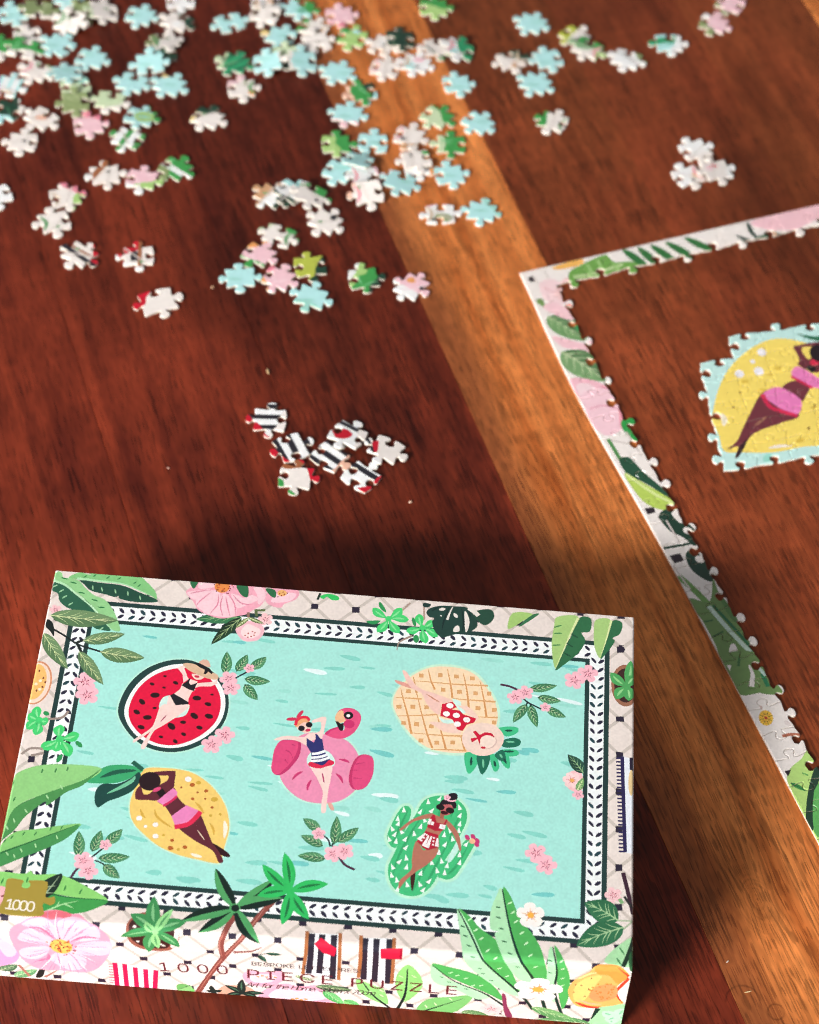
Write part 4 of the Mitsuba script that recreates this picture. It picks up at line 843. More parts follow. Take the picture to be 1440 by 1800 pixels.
BE.B('f3c4cc', "2133,2698 2398,2831 2635,2940 2842,3005 2829,2797 2597,2771 2448,2663 2332,2639 2217,2637", 4); BE.D('c49878', "2273,2602", 3.40, 3)
def bent(a, b):
    """border coordinates -> table millimetres; the long side bows a little, as a loose edge does"""
    return None
lay_b = BE.partition(unary_union([sbox(-400, -700, 700, 700)]))
lay_tree = shapely.STRtree([g for _, _, g in lay_b])
def layers_for(outline, lay, tree):
    out = []
    for i in tree.query(outline):
        g = lay[i][2].intersection(outline)
        if not g.is_empty: out.append((lay[i][1], g))
    return out
def bow(d): return -3.0 * math.exp(-((d - 118) / 75.0) ** 2) + 2.0 * math.exp(-(d / 40.0) ** 2)
def B2(a, d):
    q = PO + u_ * (a + (bow(d) if a < 60 else 0) * max(0, 1 - a / 60.0)) + v_ * d
    return q
labels['puzzle_border'] = {'label': 'joined straight-edged corner and side pieces of the jigsaw laid out on the table', 'category': 'puzzle'}
rb = np.random.RandomState(5)
first = OFF - 7.5 * PV - PV          # seams of the long side at OFF + (k - .5) PV
seams = [d for d in [OFF + (k - .5) * PV for k in range(-12, 22)] if d > PV * .9]
TABS = {0: 't', 2: 't', 3: 't', 4: 'b', 5: 't', 6: 'b', 7: 't', 8: 'b', 9: 't', 10: 't', 11: 'b', 12: 't', 13: 't', 14: 'b', 15: 'b'}
sgn = {'t': -1, 'b': 1}
def border_piece(outline):
    s = Sink()
    o2 = outline.buffer(-0.13)
    if o2.is_empty: return
    card_mesh(s, o2, layers_for(outline, lay_b, lay_tree), flat, rim=0.5)
    s.put(number('puzzle_border__edge_piece'))
# corner piece, then down the long side
cuts = {}
def seam_edge(p, q, sign, store):
    """a shared edge, made once, used forwards and backwards"""
    if store not in cuts: cuts[store] = np.vstack([edge(p, q, sign, rb), [q]])
    return cuts[store]
top0 = np.float64(73.68) - PU / 2
tseams = [top0 + k * PU for k in range(-1, 16)]
tseams = [x for x in tseams if x > PU * .8]
def side_piece(d0, d1, k, i, last=False):
    """between seams d0 and d1 of the long side"""
    a = np.array([B2(0, d) for d in np.linspace(d1, d0, 6)])           # outer edge, upwards
    upper = seam_edge(B2(0, d0), B2(PU, d0), 1 if i % 2 else -1, ('s', i))
    lower = seam_edge(B2(0, d1), B2(PU, d1), 1 if (i + 1) % 2 else -1, ('s', i + 1))
    inner = np.vstack([edge(B2(PU, d0), B2(PU, d1), 1 if TABS.get(k, 'tb'[i % 2]) == 't' else -1, rb), [B2(PU, d1)]])
    ring = np.vstack([a[:-1], upper, inner[1:-1], lower[::-1]])
    border_piece(clean(Polygon(ring)))
def far_piece(x0, x1, i):
    a = np.array([B2(x, 0) for x in (x0, x1)])
    right = seam_edge(B2(x1, 0), B2(x1, PV), 1 if i % 2 else -1, ('f', i + 1))
    left = seam_edge(B2(x0, 0), B2(x0, PV), 1 if (i + 1) % 2 else -1, ('f', i))
    inner = np.vstack([edge(B2(x1, PV), B2(x0, PV), 1 if i % 2 else -1, rb), [B2(x0, PV)]])
    ring = np.vstack([[a[0]], right, inner[1:-1], left[::-1]])
    border_piece(clean(Polygon(ring)))
d_first, x_first = seams[0], tseams[0]
ring = np.vstack([[B2(0, d_first)], [B2(0, 0)], seam_edge(B2(x_first, 0), B2(x_first, PV), -1, ('f', 0)), edge(B2(x_first, PV), B2(PU, PV), 1, rb)[1:], edge(B2(PU, PV), B2(PU, d_first), 1, rb), seam_edge(B2(0, d_first), B2(PU, d_first), -1, ('s', 0))[::-1]])
border_piece(clean(Polygon(ring).buffer(0)))
for i in range(len(seams) - 1):
    if seams[i] > 560: break
    side_piece(seams[i], seams[i + 1], int(round((seams[i] + PV / 2 - OFF) / PV)), i)
for i in range(len(tseams) - 1):
    if tseams[i] > 290: break
    far_piece(tseams[i], tseams[i + 1], i)

# --- the finished part with the lemon float
LE = Art(); LE.part = 'x'
LE.add('c3e9e4', sbox(-900, -900, 900, 900))
LE.B('9adccc', "2152,649 2200,666 2192,612 2147,599", 4)
LE.B('f6dc6c', "1837,926 1873,1135 1936,1315 2032,1466 2154,1586 2282,1645 2447,1627 2706,1520 2783,1161 2602,820 2375,738 2213,680 2022,660 1907,657 1878,770 1854,851")
LE.D('e0bf4c', "2211,1327 2266,1385 2052,1249 2384,797 2154,1181 2550,1051 2474,1077", 2.52, 1.43, 20, 9, .3); LE.D('8a5a22', "1932,1141 2017,1154 1974,1025 2488,1096 2440,900", 0.67, 0.92, 0, 8, .4)
LE.D('f1eef4', "2168,1512 2018,1311 2143,1346", 3.15, 3.57, 0, 14, .1); LE.D('f1eef4', "2106,1426", 1.68); LE.S('f4e8d8', "2182,710 2247,733 2330,746", 2.52, 2); LE.S('f4ead0', "1895,966 1913,917 1906,865", 3.78, 2)
LE.B('70303a', "1920,670 1986,748 2028,861 2083,1002 2146,1146 2232,1190 2387,1009 2274,929 2143,856 2077,799 2036,720 1986,615 1973,622 1994,707", 4); LE.B('2f1018', "1976,618 1997,699 2050,771 2036,711 1995,624", 4)
LE.B('70303a', "2285,1213 2367,1291 2456,1248 2440,1177 2398,1121", 4); LE.B('70303a', "2373,1583 2440,1612 2528,1640 2619,1618 2612,1475 2528,1378 2456,1388 2396,1430 2407,1471 2390,1531", 4); LE.B('f6dc6c', "2425,1562 2459,1597 2512,1589 2495,1516 2461,1485", 4)
LE.B('ea80bc', "2159,1152 2233,1218 2298,1214 2402,1130 2380,1012 2291,1033 2203,1100", 4); LE.S('d02850', "2159,1152 2201,1057 2278,1023 2373,994", 2.94); LE.B('ea80bc', "2350,1350 2398,1415 2525,1325 2587,1262 2482,1244 2399,1285", 4); LE.S('d02850', "2348,1324 2418,1279 2482,1240", 2.10)
LE.P('1d1016', "2444,1413 2485,1444 2516,1403 2481,1364"); LE.D('d82c4c', "2506,1464", 3.78, 2.52, 40); LE.D('221218', "2546,1543", 7.14, 7.98, 0, 20); LE.B('1c6a4a', "2404,1703 2469,1665 2541,1650 2648,1662 2651,1721 2517,1688", 4)
LE.S('b08060', "2099,885 2139,923 2179,970", 1.26, 2)
lay_l = LE.partition(sbox(-900, -900, 900, 900))
tree_l = shapely.STRtree([g for _, _, g in lay_l])
labels['joined_section'] = {'label': 'finished patch of jigsaw showing a sunbather in pink on a yellow lemon float', 'category': 'puzzle'}
c00, c01, c10 = pp("1769,1384")[0], pp("1985,1437")[0], pp("1900,506")[0]
gu = (c01 - c00) / np.linalg.norm(c01 - c00); gu = u_ * .35 + gu * .65; gu /= np.linalg.norm(gu)
gv = (c10 - c00); NR = 5; hv = np.linalg.norm(gv) / NR; gv /= np.linalg.norm(gv); HU = np.linalg.norm(c01 - c00)
rl = np.random.RandomState(21)
NC = 6
def gp(i, j):
    r = np.random.RandomState(1000 + i * 50 + j)
    return c00 + gu * HU * i + gv * hv * j + r.uniform(-.5, .5, 2)
sge = {}
def ge(kind, i, j):
    """edge of the grid: h from (i, j) to (i+1, j); v from (i, j) to (i, j+1)"""
    k = (kind, i, j)
    if k not in sge:
        a, b = gp(i, j), gp(i + 1, j) if kind == 'h' else gp(i, j + 1)
        sign = 1 if (i + j + (kind == 'v')) % 2 else -1
        if kind == 'v' and i == 0: sign = {0: 1, 1: -1, 2: 1, 3: -1, 4: -1}[j]
        if kind == 'h' and j == NR: sign = {0: 1, 1: 1, 2: -1}.get(i, sign)
        sge[k] = np.vstack([edge(a, b, sign, rl), [b]])
    return sge[k]
for j in range(-1, NR):
    for i in range(1 if j < 0 else 0, NC):
        ring = np.vstack([ge('h', i, j)[:-1], ge('v', i + 1, j)[:-1], ge('h', i, j + 1)[::-1][:-1], ge('v', i, j)[::-1][:-1]])
        o = clean(Polygon(ring))
        s = Sink(); card_mesh(s, o.buffer(-0.12), layers_for(o, lay_l, tree_l), flat, rim=0.5)
        s.put(number('joined_section__piece'))

# ------------------------------------------------------------------ loose pieces
COL = dict(blue='b6e8e8', cream='f0e8e2', white='f3f4f4', pink='f2c6cf', rose='e88a9c', green='3f9a4c', dark='1c4030', emerald='2f9a68', olive='8a9a68', lime='a8cf7c', pale='c9dcb4', lemon='b6c04c', red='c8142c',
           black='26242c', brown='a0603c', tan='cfa078', orange='e8a060', salmon='eab8a0', yellow='ead08c', aqua='9fd8cc', wood='6a3824')
rl2 = np.random.RandomState(99)
placed = []
def loose(s, rot, tabs, base, patches, label, big=1.0, group=None):
    """s: where; rot: degrees; patches: (colour, direction in degrees as seen from the front, depth 0..2) or stripes"""
    ctr = pp(s)[0]
    r = np.random.RandomState(int(abs(ctr[0] * 7 + ctr[1] * 131)) % 99991)
    if tabs == 'tttt' and r.rand() < .45: tabs = ('ttbt', 'tbtt', 'btbt')[r.randint(3)]
    o = piece_outline(18.8 * big, 16.6 * big, tabs, r)
    layers_art = Art(); layers_art.part = 'x'
    layers_art.add(COL[base], sbox(-40, -40, 40, 40))
    for p in patches:
        c = COL[p[0]]
        if p[1] == 'stripes':                       # ('black', 'stripes', angle, width, gap, shift)
            a = math.radians(p[2] - rot)
            for k in range(-6, 7):
                m = np.array([-math.sin(a), math.cos(a)]) * (k * p[4] + p[5]); d = np.array([math.cos(a), math.sin(a)]) * 40
                layers_art.S(c, np.array([m - d, m - d * .3 + r.uniform(-.4, .4, 2), m + d * .3 + r.uniform(-.4, .4, 2), m + d]), p[3])
        elif p[1] == 'spot':                        # ('red', 'spot', dx, dy, rx, ry)
            a = math.radians(-rot); x, y = p[2], p[3]
            q = (x * math.cos(a) - y * math.sin(a), x * math.sin(a) + y * math.cos(a))
            t = np.linspace(0, 2 * np.pi, 9, endpoint=False)
            e = np.stack([p[4] * np.cos(t), p[5] * np.sin(t)], 1) * r.uniform(.85, 1.15, (9, 1))
            e = e @ np.array([[math.cos(a), math.sin(a)], [-math.sin(a), math.cos(a)]])
            layers_art.B(c, e + q, 4)
        else:
            a = math.radians(p[1] - rot); d = np.array([math.cos(a), math.sin(a)]); n = np.array([-d[1], d[0]])
            dist = 12.0 - p[2] * 12.0
            y = np.linspace(-30, 30, 13)
            wob = r.uniform(-1.6, 1.6, 13) + r.uniform(-.35, .35) * y
            edge_ = d * (dist + wob)[:, None] + np.outer(y, n)
            layers_art.add(c, Polygon(np.vstack([spline(edge_, False, 3), [n * 40 + d * 50], [-n * 40 + d * 50]])))
    # some brush marks of the print
    if base in ('green', 'olive', 'emerald', 'dark', 'lime', 'pink'):
        light = {'pink': 'fadfe4', 'olive': 'b4c094', 'dark': '3f7a58', 'lime': 'c8e0a0'}.get(base, '7cc48a')
        for k in range(2):
            x, y = r.uniform(-6, 6, 2); t = r.uniform(0, 3.1)
            layers_art.S(light, np.array([(x - 5 * math.cos(t), y - 5 * math.sin(t)), (x, y + .6), (x + 5 * math.cos(t), y + 5 * math.sin(t))]), 1.1, 2)
    elif base in ('cream', 'white') and big == 1.0:
        t = r.uniform(0, 3.1); x, y = r.uniform(-4, 4, 2)
        layers_art.S('d6cbc4', np.array([(x - 20 * math.cos(t), y - 20 * math.sin(t)), (x, y), (x + 20 * math.cos(t), y + 20 * math.sin(t))]), 1.2)
        if r.rand() < .4: layers_art.D('2e2630' if r.rand() < .5 else '6f9a68', [r.uniform(-6, 6, 2)], 1.8, 1.4, 20, 5)
        if r.rand() < .45: layers_art.S(('e8a0a8', '5f9a62', 'c9b49a')[r.randint(3)], np.array([(8.5, -7), (5.5, 0), (8.5, 7)]) * r.choice([-1, 1]), 2.6, 2)
    elif base == 'blue':
        x, y = r.uniform(-4, 4, 2); layers_art.D(COL['aqua'], [(x, y)], 5, 1.3, -rot)
    lay = layers_art.partition(o.buffer(.5))
    a = math.radians(rot); M = np.array([[math.cos(a), -math.sin(a)], [math.sin(a), math.cos(a)]])
    # what it lies on: the pieces placed before it
    world = affinity.translate(affinity.rotate(o, rot, origin=(0, 0)), ctr[0], ctr[1])
    z0, gx, gy = 0.0, 0.0, 0.0
    for _ in range(8):                              # pushed apart where they only just touch
        push = np.zeros(2)
        for g, _t in placed:
            it = g.intersection(world)
            if 0.05 < it.area < 22:
                d = ctr - np.array([it.centroid.x, it.centroid.y]); push += 0.55 * d / (np.linalg.norm(d) + 1e-6)
        if not push.any(): break
        ctr = ctr + push; world = affinity.translate(world, push[0], push[1])
    hits = [(g, top) for g, top in placed if g.intersection(world).area > 1.0]
    if hits:
        ov = unary_union([g.intersection(world) for g, _ in hits]); top = min(max(t for _, t in hits), 2 * TH)
        cx, cy = ov.centroid.x - ctr[0], ov.centroid.y - ctr[1]; dd = math.hypot(cx, cy)
        far, near = 11.5, max(0.0, dd - 4.0)
        if dd > 3.5:
            sl = (top + .1) / (far + near); gx, gy = sl * cx / dd, sl * cy / dd; z0 = sl * far
        else: z0 = top + .05
    else: top = 0.0
    placed.append((world, (top if hits else 0.0) + TH))
    def to3(v3):
        xy = v3[:, :2] @ M.T
        z = v3[:, 2] + z0 + xy[:, 0] * gx + xy[:, 1] * gy
        return np.c_[xy + ctr, np.maximum(z, 0.02 + 0 * z)] / 1e3
    sk = Sink(); card_mesh(sk, o, [(c, g) for _, c, g in lay], to3)
    key = number('puzzle_piece'); sk.put(key)
    labels[key] = {'label': label, 'category': 'puzzle piece', 'group': group or 'loose jigsaw pieces'}
G1 = 'loose jigsaw pieces scattered across the table'
def L(s, rot, tabs, base, patches, label, **k): loose(s, rot, tabs, base, patches, label, group=G1, **k)
# top left heap
L("-3100,4229", 20, 'tbtb', 'blue', [], 'pale blue puzzle piece in the top left corner of the view, cut off')
L("-2930,4288", 5, 'btbt', 'olive', [('cream', 270, .35)], 'olive green piece with a cream lower tab at the top, second from the left')
L("-2745,4412", -15, 'tbtt', 'blue', [], 'pale blue piece at the very top edge above the cream piece with a black notch')
L("-2624,4288", 30, 'tbtb', 'olive', [('cream', 200, .6)], 'olive and cream piece half hidden under the cream piece at the top left')
L("-2717,4176", -20, 'ttbt', 'cream', [('black', 'spot', 4.5, 4.5, 1.8, 1.3)], 'cream piece with a small black mark, beside the blue pieces at the top left')
L("-2467,4307", 8, 'tbtt', 'cream', [('pale', 200, .25)], 'large plain cream piece left of a pale blue piece near the top edge')
L("-2207,4313", -12, 'tttb', 'blue', [], 'pale blue piece overlapping the right end of a plain cream piece at the top')
L("-1937,4511", 12, 'tbtb', 'white', [], 'whitish piece cut by the top edge above the dark green and white piece')
L("-1938,4321", -25, 'ttbt', 'cream', [('dark', 30, .8), ('white', 'spot', 0, -3, 3.5, 3)], 'dark green and white piece near the top, left of the blue star-shaped piece')
L("-1997,3929", 15, 'tbtb', 'dark', [('blue', 200, .8)], 'dark green sliver of a piece showing beneath a cream and green piece')
L("-1988,4078", 24, 'tttt', 'cream', [('olive', 155, .75)], 'cream piece with an olive left end lying above the three blue pieces')
L("-2975,4020", 20, 'tbtb', 'cream', [('black', 'spot', 4, 0, 2.5, 1.2)], 'cream piece partly under a pale blue piece at the upper left')
L("-2759,3960", -28, 'tttt', 'blue', [], 'pale blue piece on a cream piece, above the bright green pieces at left')
L("-3126,3867", 10, 'tbtb', 'green', [('cream', 270, .5)], 'bright green piece cut by the left edge with a cream lower half')
L("-2963,3850", -10, 'btbt', 'green', [('cream', 260, .75), ('emerald', 60, .3)], 'bright green and cream piece second from the left edge, below the cream piece')
L("-2853,3669", -25, 'ttbt', 'cream', [('olive', 20, .3), ('green', 'spot', 0, 6, 1, 3)], 'cream piece with a thin green stem between green and striped pieces at the left')
L("-2974,3493", 78, 'tttb', 'white', [('blue', 'stripes', 80, 3, 7, 0), ('pink', 190, .5)], 'white piece with pale blue stripes and a pink corner near the left edge')
L("-2969,3230", -20, 'tbtb', 'dark', [('blue', 230, .6), ('cream', 0, .4)], 'dark green and pale piece at the left edge below the striped one')
L("-2550,3514", 20, 'tbtb', 'pale', [('aqua', 100, .7)], 'pale green piece mostly under a blue piece at the left')
L("-2623,3625", 18, 'tbtt', 'blue', [], 'pale blue piece left of and below another blue piece in the left heap')
L("-2483,3810", -12, 'tttb', 'blue', [], 'pale blue piece with four round tabs right of the blue pair at the left')
L("-2061,3800", 10, 'bttt', 'blue', [], 'upper of three pale blue pieces lying together at the left')
L("-2161,3596", -15, 'ttbt', 'blue', [], 'lower left of three pale blue pieces lying together at the left')
L("-1903,3603", -22, 'tttt', 'blue', [('yellow', 'spot', -4, 9, 3, 2)], 'lower right of three pale blue pieces lying together, with a yellowish tip')
L("-2523,3341", 12, 'tbtt', 'olive', [('dark', 40, .2)], 'muted olive green piece below the blue pieces at the left')
L("-2287,3398", -8, 'ttbt', 'pale', [('cream', 290, .5)], 'pale green and cream piece right of the muted olive one')
L("-2398,3135", 15, 'tttb', 'pink', [('rose', 95, .6)], 'pink piece with a deep rose top edge below the olive piece')
L("-2110,3031", -18, 'tttt', 'white', [('green', 'stripes', 70, 4, 10, 2)], 'white piece with green stripes below the lime and blue piece')
L("-2057,3244", -12, 'tttb', 'blue', [('lime', 'spot', 2, 0, 7, 6), ('green', 0, .35)], 'pale blue piece with a lime green middle at the left')
L("-2731,3165", -35, 'ttbt', 'cream', [('salmon', 'spot', 0, 0, 5, 2.4)], 'cream piece with a salmon streak above a plain cream piece at the left')
L("-2811,2944", 2, 'tttt', 'cream', [], 'plain cream six-lobed piece below the one with the salmon streak')
# top middle
L("-1557,4317", 28, 'tttt', 'blue', [], 'lone pale blue star-shaped piece near the top, left of the cream ones')
L("-1334,4573", 0, 'tbtb', 'white', [], 'whitish piece cut by the top edge, second one from the left in the middle')
L("-1343,4419", -10, 'tbtb', 'cream', [('tan', 95, .25)], 'cream piece just below the white piece at the top edge')
L("-1074,4528", -8, 'ttbt', 'blue', [('green', 40, .85), ('emerald', 'spot', 1, -2, 3, 3)], 'half blue and half green piece at the top left of the pink piece')
L("-977,4362", -25, 'tbtb', 'cream', [('green', 150, .6)], 'cream and green piece under its neighbours above the notched cream piece')
L("-1187,4212", -14, 'tttt', 'blue', [('yellow', 165, .3)], 'pale blue piece with one yellow tab near the top')
L("-922,4157", 25, 'bttt', 'cream', [('black', 'spot', 1, 1, 2.0, 1.2)], 'cream piece with a black notch mark in the middle of the top group')
L("-782,4487", 15, 'tttb', 'pink', [('rose', 300, .3)], 'pale pink piece at the top of the paler plank')
L("-707,4270", -12, 'tbtb', 'lime', [('green', 150, .6), ('blue', 'spot', 3, 6, 3, 2)], 'light green piece with a blue tab just below the pale pink one')
L("-457,4201", 70, 'tttb', 'cream', [('white', 'spot', -1, 2, 2, 4), ('black', 'spot', 1, 0, .8, 2.6)], 'white and cream piece with a small dark slit on the paler plank')
L("-335,4265", 10, 'tbtb', 'dark', [], 'dark green piece peeking out right of the cream piece with the slit')
L("-418,3984", -10, 'tbtb', 'cream', [], 'cream piece just below the cream piece with the slit')
L("-1481,3882", -15, 'tttt', 'emerald', [('pale', 190, .45), ('dark', 'stripes', 40, 1.6, 7, 0)], 'emerald piece with dark leaf stripes and a pale left end')
L("-1109,4036", 10, 'tbtb', 'pale', [('dark', 270, .5)], 'pale green and cream piece under the blue and cream piece in the top group')
L("-1401,3632", 8, 'tttb', 'cream', [('pink', 120, .5), ('orange', 'spot', 8, -4, 3, 3), ('olive', 'spot', 2, 5, 1, 4)], 'cream and pink piece with an orange corner below the emerald piece')
L("-1256,3890", 12, 'tttb', 'blue', [('cream', 10, .35)], 'pale blue piece right of the emerald leaf-striped piece')
L("-1044,3946", 10, 'tbtf', 'blue', [('cream', 200, .4)], 'blue piece with a flat cream lower edge, left of the paler plank near the top')
L("-748,3872", -20, 'tttt', 'blue', [], 'pale blue piece at the left edge of the paler plank near the top')
L("-575,3712", 20, 'tbtt', 'green', [('dark', 40, .7), ('salmon', 190, .4), ('blue', 330, .3)], 'dark green piece with a salmon left tab above the blue and pink piece')
L("-643,3456", -8, 'tttt', 'blue', [('pink', 265, .45)], 'pale blue piece with a pink lower edge on the paler plank')
L("-1605,3297", -20, 'tttb', 'cream', [('dark', 95, .65), ('yellow', 180, .3)], 'lone cream piece with a dark green top and yellowish left end')
L("-696,3138", 8, 'tttb', 'lime', [('green', 20, 1.0)], 'half lime and half green piece left of the blue cross-shaped piece')
L("-658,2871", -20, 'tbtb', 'blue', [], 'pale blue piece low on the left of the paler plank, under a tilted one')
L("-478,2836", 10, 'tbtt', 'white', [('black', 330, .7), ('pink', 20, .35)], 'dark and white piece with a pink tab under blue pieces')
L("-450,2662", 18, 'tbft', 'cream', [('salmon', 170, .3)], 'cream piece with a straight edge at the bottom of the cluster on the plank')
L("-453,3177", 2, 'bbtb', 'blue', [], 'pale blue cross-shaped piece on the paler plank')
L("-538,3009", -18, 'fbtb', 'blue', [('olive', 265, .12)], 'tilted pale blue piece with a straight lower edge leaning on its neighbours')
L("-205,3275", -15, 'tttb', 'cream', [('tan', 260, .4), ('black', 'spot', -4, -3, 2, 1.4)], 'cream piece with a tan lower edge left of the lime and green piece')
L("-128,2977", 12, 'tbtb', 'white', [('orange', 0, .5), ('dark', 'spot', 1, -2, 2, 1.5)], 'white piece with an orange side between two blue pieces')
L("-153,3064", 18, 'tttt', 'cream', [('black', 'spot', 9, 2, 2.4, 1.4), ('green', 'spot', 6, 7, 3, 2)], 'pinkish cream piece with a small green tip in the plank cluster')
L("-254,2834", -12, 'tttt', 'blue', [('white', 120, .25)], 'pale blue piece at the lower middle of the plank cluster')
L("57,2931", 14, 'tttb', 'blue', [], 'pale blue piece at the lower right of the plank cluster')
L("-28,3493", -30, 'tttb', 'pale', [('green', 20, .8)], 'pale green piece with a bright green right side left of the pointed blue one')
L("81,3228", 5, 'tttt', 'green', [('pale', 180, .6)], 'leaf green piece with a pale left end below the pale and bright green one')
L("258,3468", -35, 'tttb', 'blue', [], 'pale blue piece with a pointed right end at the right edge of the paler plank')
L("47,2539", 8, 'tttt', 'white', [('olive', 'spot', 3, -3, 6, 4), ('pink', 100, .3), ('dark', 'spot', -4, -6, 2, 1.5)], 'white piece with olive patches touching the blue piece low on the paler plank')
L("296,2594", -8, 'tttt', 'blue', [('aqua', 20, .5)], 'pale blue piece right of the white piece with olive patches')
L("-112,4658", 4, 'tttb', 'lime', [('green', 90, .9)], 'light green piece cut by the top edge right of the paler plank')
L("-243,4017", -12, 'tttt', 'white', [('pink', 'spot', 2, 4, 4, 3), ('blue', 'spot', -4, -3, 4, 4)], 'white piece with pink and pale blue dabs on the paler plank')
L("-111,4193", 12, 'ttbt', 'cream', [('dark', 'stripes', 140, 1.6, 30, 6), ('green', 340, .3)], 'cream piece with a dark green line left of the emerald and white one')
L("96,4193", -10, 'tttt', 'white', [('emerald', 40, 1.0), ('blue', 'spot', -4, -4, 4, 3)], 'emerald and white piece at the right end of the row above the blue piece')
L("97,3852", 12, 'tttb', 'blue', [], 'pale blue piece directly below the emerald and white piece')
# top right
L("914,4466", -40, 'tbtb', 'cream', [('lemon', 170, .9)], 'yellow-green and cream piece under the blue piece at the upper right')
L("602,4567", -22, 'tttt', 'blue', [], 'topmost pale blue piece at the upper right')
L("464,4151", 25, 'ttbt', 'cream', [('dark', 60, .75), ('tan', 'spot', 3, -5, 2, 4)], 'cream piece with a dark green corner left of the two blue pieces')
L("707,4192", 20, 'tbtt', 'blue', [], 'upper of two overlapping pale blue pieces at the upper right')
L("649,3923", -25, 'tttt', 'blue', [], 'lower of two overlapping pale blue pieces at the upper right')
L("1010,4328", -22, 'tttt', 'cream', [('green', 70, 1.0), ('lime', 330, .3)], 'green and cream piece left of the whitish piece with a dark line')
L("1252,4270", -18, 'tttt', 'white', [('olive', 40, .4), ('black', 'stripes', 140, .9, 40, -1)], 'whitish piece with a thin dark line at the upper right')
L("1600,4468", 5, 'ttbt', 'blue', [('emerald', 'stripes', 15, 7, 50, 3), ('white', 330, .7)], 'lone piece of pale blue, emerald and white at the upper right')
L("2057,4976", -25, 'tbtb', 'pink', [('olive', 190, .3)], 'pink piece cut by the top edge at the upper right')
L("1939,4755", -20, 'tttb', 'pink', [('olive', 215, .6), ('white', 130, .4)], 'pale pink piece with an olive corner at the upper right')
L("779,3541", -20, 'tbtt', 'cream', [('green', 180, .6)], 'lone cream piece with a green left side right of the paler plank')
L("1768,3365", 28, 'tttb', 'white', [('cream', 280, .6)], 'white upper piece of the joined trio alone at the right')
L("1717,3098", 30, 'tttb', 'white', [('cream', 20, .9), ('yellow', 'spot', 6, 2, 3, 3)], 'white and cream lower left piece of the joined trio at the right')
L("1886,3197", 24, 'tttt', 'cream', [('red', 'spot', -2, 4, 2.4, 2.0), ('white', 10, .4), ('pink', 'spot', -5, 1, 3, 2)], 'cream piece with a small red mark, right one of the joined trio at the right')
# middle left
L("-2216,2660", 15, 'tttt', 'cream', [('brown', 'stripes', 65, 4.5, 60, 6), ('white', 180, .25)], 'cream piece with a brown bar at the left end of a row of three')
L("-1964,2644", -5, 'tttb', 'pink', [('lime', 300, .7), ('white', 230, .3)], 'pink piece with a lime corner in the middle of a row of three')
L("-1769,2761", -28, 'tttb', 'green', [('olive', 190, .6), ('white', 'stripes', -35, 4.5, 60, -1)], 'green piece with a white diagonal stripe at the right end of a row of three')
L("-2442,2420", 22, 'tttb', 'cream', [('lime', 10, .5), ('rose', 75, .4)], 'cream piece with lime and rose tips, upper one of a joined pair at the left')
L("-2481,2184", 22, 'tttt', 'cream', [], 'plain cream piece, lower one of a joined pair at the left')
L("-2905,2378", 30, 'tbtb', 'white', [], 'whitish piece cut by the left edge, alone above the middle')
L("-2273,1902", -30, 'tttt', 'cream', [('red', 0, .35), ('black', 'stripes', -35, 3.5, 60, -1), ('brown', 'stripes', -30, 2, 60, 3)], 'cream piece with a red right tip and black stripe, left of its lone near-twin')
L("-1894,1934", 10, 'tttt', 'cream', [('red', 150, .55), ('black', 'spot', -2, -1, 3, 5), ('brown', 'stripes', 95, 2.6, 60, -1), ('white', 230, .35)], 'cream piece with a red left tip and brown bar, right of its lone near-twin')
L("-1717,1544", 25, 'tttt', 'cream', [('red', 165, .42)], 'lone long cream piece with a red left end below the two with red tips', big=1.14)
# middle
L("-1094,2589", -30, 'tttt', 'white', [('tan', 160, 1.0), ('dark', 320, .4)], 'tan and white piece at the upper left of the middle group')
L("-960,2626", -30, 'tbtb', 'white', [('blue', 100, .5), ('dark', 250, .5)], 'dull blue and dark piece between tan and green pieces in the middle group')
L("-828,2603", -10, 'ttbt', 'cream', [('green', 70, .8), ('white', 110, .3)], 'cream piece with a leaf green top in the middle group')
L("-710,2383", -28, 'tttt', 'cream', [('black', 'spot', 5, 4, 2.4, 2.6)], 'cream piece with a black spot in the middle group')
L("-1004,2222", -18, 'tttt', 'cream', [('green', 30, .45), ('pale', 110, .3)], 'cream piece with small green tabs left of the one with a black spot')
L("-1111,2052", -25, 'tttb', 'pink', [('orange', 110, .45), ('green', 240, .55)], 'pink, orange and green piece above the plain pink one')
L("-774,1964", 15, 'tbtb', 'lemon', [('dark', 330, .55)], 'olive yellow piece with a dark green corner above a blue one')
L("-1216,1812", 10, 'tttt', 'blue', [], 'pale blue piece left of the plain pink one')
L("-973,1829", -20, 'tttb', 'pink', [('rose', 140, .3), ('orange', 190, .25)], 'plain pink piece in the lower middle group')
L("-761,1729", -15, 'tttt', 'blue', [('aqua', 230, .5)], 'pale blue piece at the bottom of the middle group')
L("-415,1890", 15, 'tttb', 'green', [('lime', 160, .8), ('white', 150, .3), ('dark', 330, .4)], 'lone green leaf-patterned piece right of the middle group')
L("-98,1853", 60, 'tttt', 'pink', [('white', 250, .7), ('orange', 'spot', -1, 5, 3, 2.4), ('black', 'spot', 6, -1, 1.6, 2.4)], 'pale pink piece with an orange and a black mark on the plank edge')
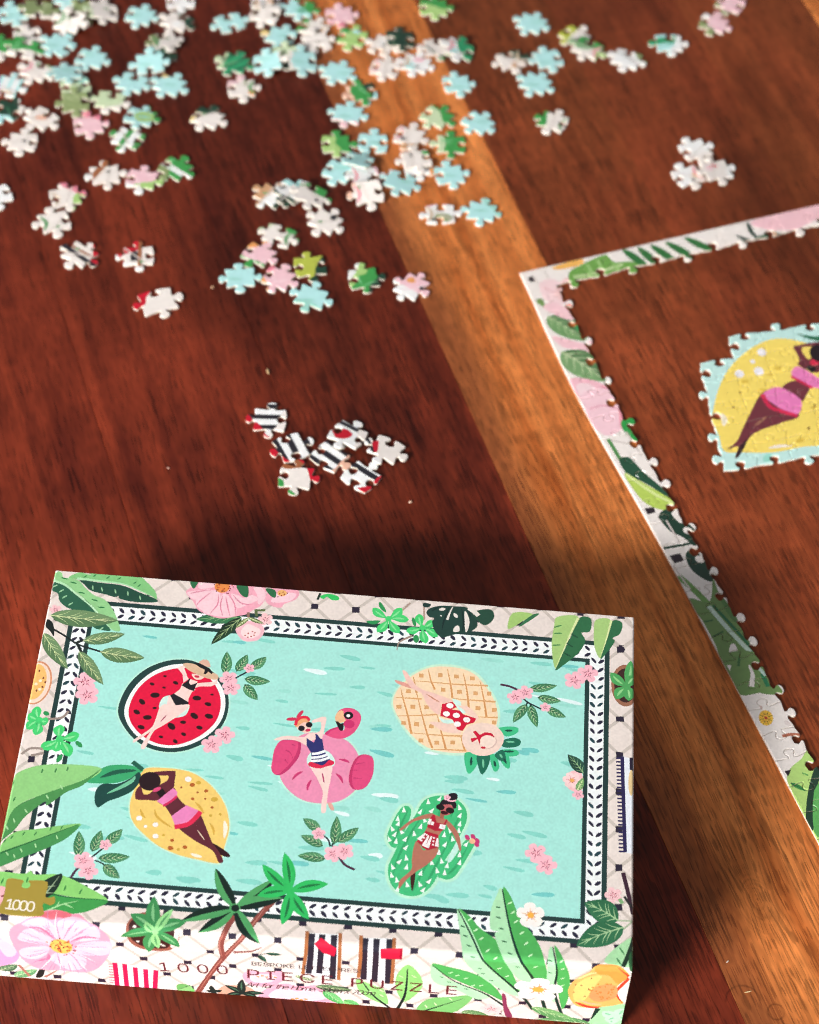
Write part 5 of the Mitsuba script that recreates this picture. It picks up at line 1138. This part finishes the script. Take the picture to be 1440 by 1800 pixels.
# striped chair pieces
L("-904,623", 3, 'tbtt', 'white', [('black', 'stripes', 4, 3.6, 8.5, 2.5), ('cream', 0, .5), ('red', 215, .3)], 'striped piece with a red lower left corner, far left of the deck chair cluster', big=1.03)
L("-702,190", -5, 'tttb', 'cream', [('brown', 95, .45), ('red', 35, .35), ('green', 205, .2)], 'cream piece with brown and red upper edge at the bottom of the deck chair cluster', big=1.03)
L("-747,414", -60, 'tbtb', 'white', [('black', 'stripes', -62, 4.2, 8.6, 1), ('red', 250, .25)], 'black and white striped piece second from the left in the deck chair cluster', big=1.03)
L("-535,373", -34, 'bttb', 'white', [('black', 'stripes', -36, 4.2, 8.6, 0), ('salmon', 330, .2)], 'black and white striped piece in the middle of the deck chair cluster', big=1.03)
L("-413,545", -25, 'tbtb', 'white', [('red', 'spot', -4, 0, 6, 4), ('black', 'stripes', -28, 3.0, 30, 6.5), ('cream', 330, .55)], 'piece with a large red patch at the top of the deck chair cluster', big=1.03)
L("-316,234", -34, 'bbtb', 'white', [('black', 'stripes', -32, 4.0, 30, 5), ('red', 300, .4)], 'striped piece with a red corner at the lower right of the deck chair cluster', big=1.03)
L("-195,426", -25, 'ttbt', 'cream', [('red', 'spot', -7, 1, 2.4, 5.5), ('black', 200, .35), ('white', 215, .22)], 'cream piece with a red crescent at the right end of the deck chair cluster', big=1.03)

# ------------------------------------------------------------------ crumbs
def crumb(s, r, c, label, lens=1.0):
    m = trimesh.creation.icosphere(subdivisions=2, radius=1.0)
    x, y = pp(s)[0] / 1e3
    v = m.vertices * (1 + 0.5 * (meshkit.noise(m.vertices * 1.7 + x * 999) - .5))[:, None]
    a = 6.28 * ((x * 777) % 1)
    v = v * np.array([lens, .75, .6]); v = np.c_[v[:, 0] * math.cos(a) - v[:, 1] * math.sin(a), v[:, 0] * math.sin(a) + v[:, 1] * math.cos(a), v[:, 2]]
    v = v * r; v[:, 2] -= v[:, 2].min()
    key = number('crumb'); put(key, v + np.array([x, y, 0.0]), m.faces, col(c))
    labels[key] = {'label': label, 'category': 'crumb', 'group': 'crumbs on the table'}
crumb("1,72", 0.0011, 'd8b098', 'pale crumb on the dark wood right of the deck chair cluster')
crumb("-955,1027", 0.0010, 'b89a72', 'longish straw-coloured crumb above the deck chair cluster', 2.4)
crumb("-1382,1712", 0.0012, 'b08a6c', 'brown crumb left of the pale blue piece in the middle', 1.1)
crumb("-1474,187", 0.0008, 'c09080', 'tiny crumb on the dark wood left of the deck chair cluster', 1.2)
crumb("1842,-2820", 0.0005, 'c8b8a8', 'tiny pale speck on the wood right of the box', 2.0)
crumb("1944,-2983", 0.0004, 'd8c090', 'thin pale fibre on the wood by the ring marks', 5.0)

PAL_R, PAL_G, PAL_B = (mi.Float([float(c[i]) for c in PAL] + [0.5] * (NPAL - len(PAL))) for i in range(3))
assert len(PAL) < NPAL
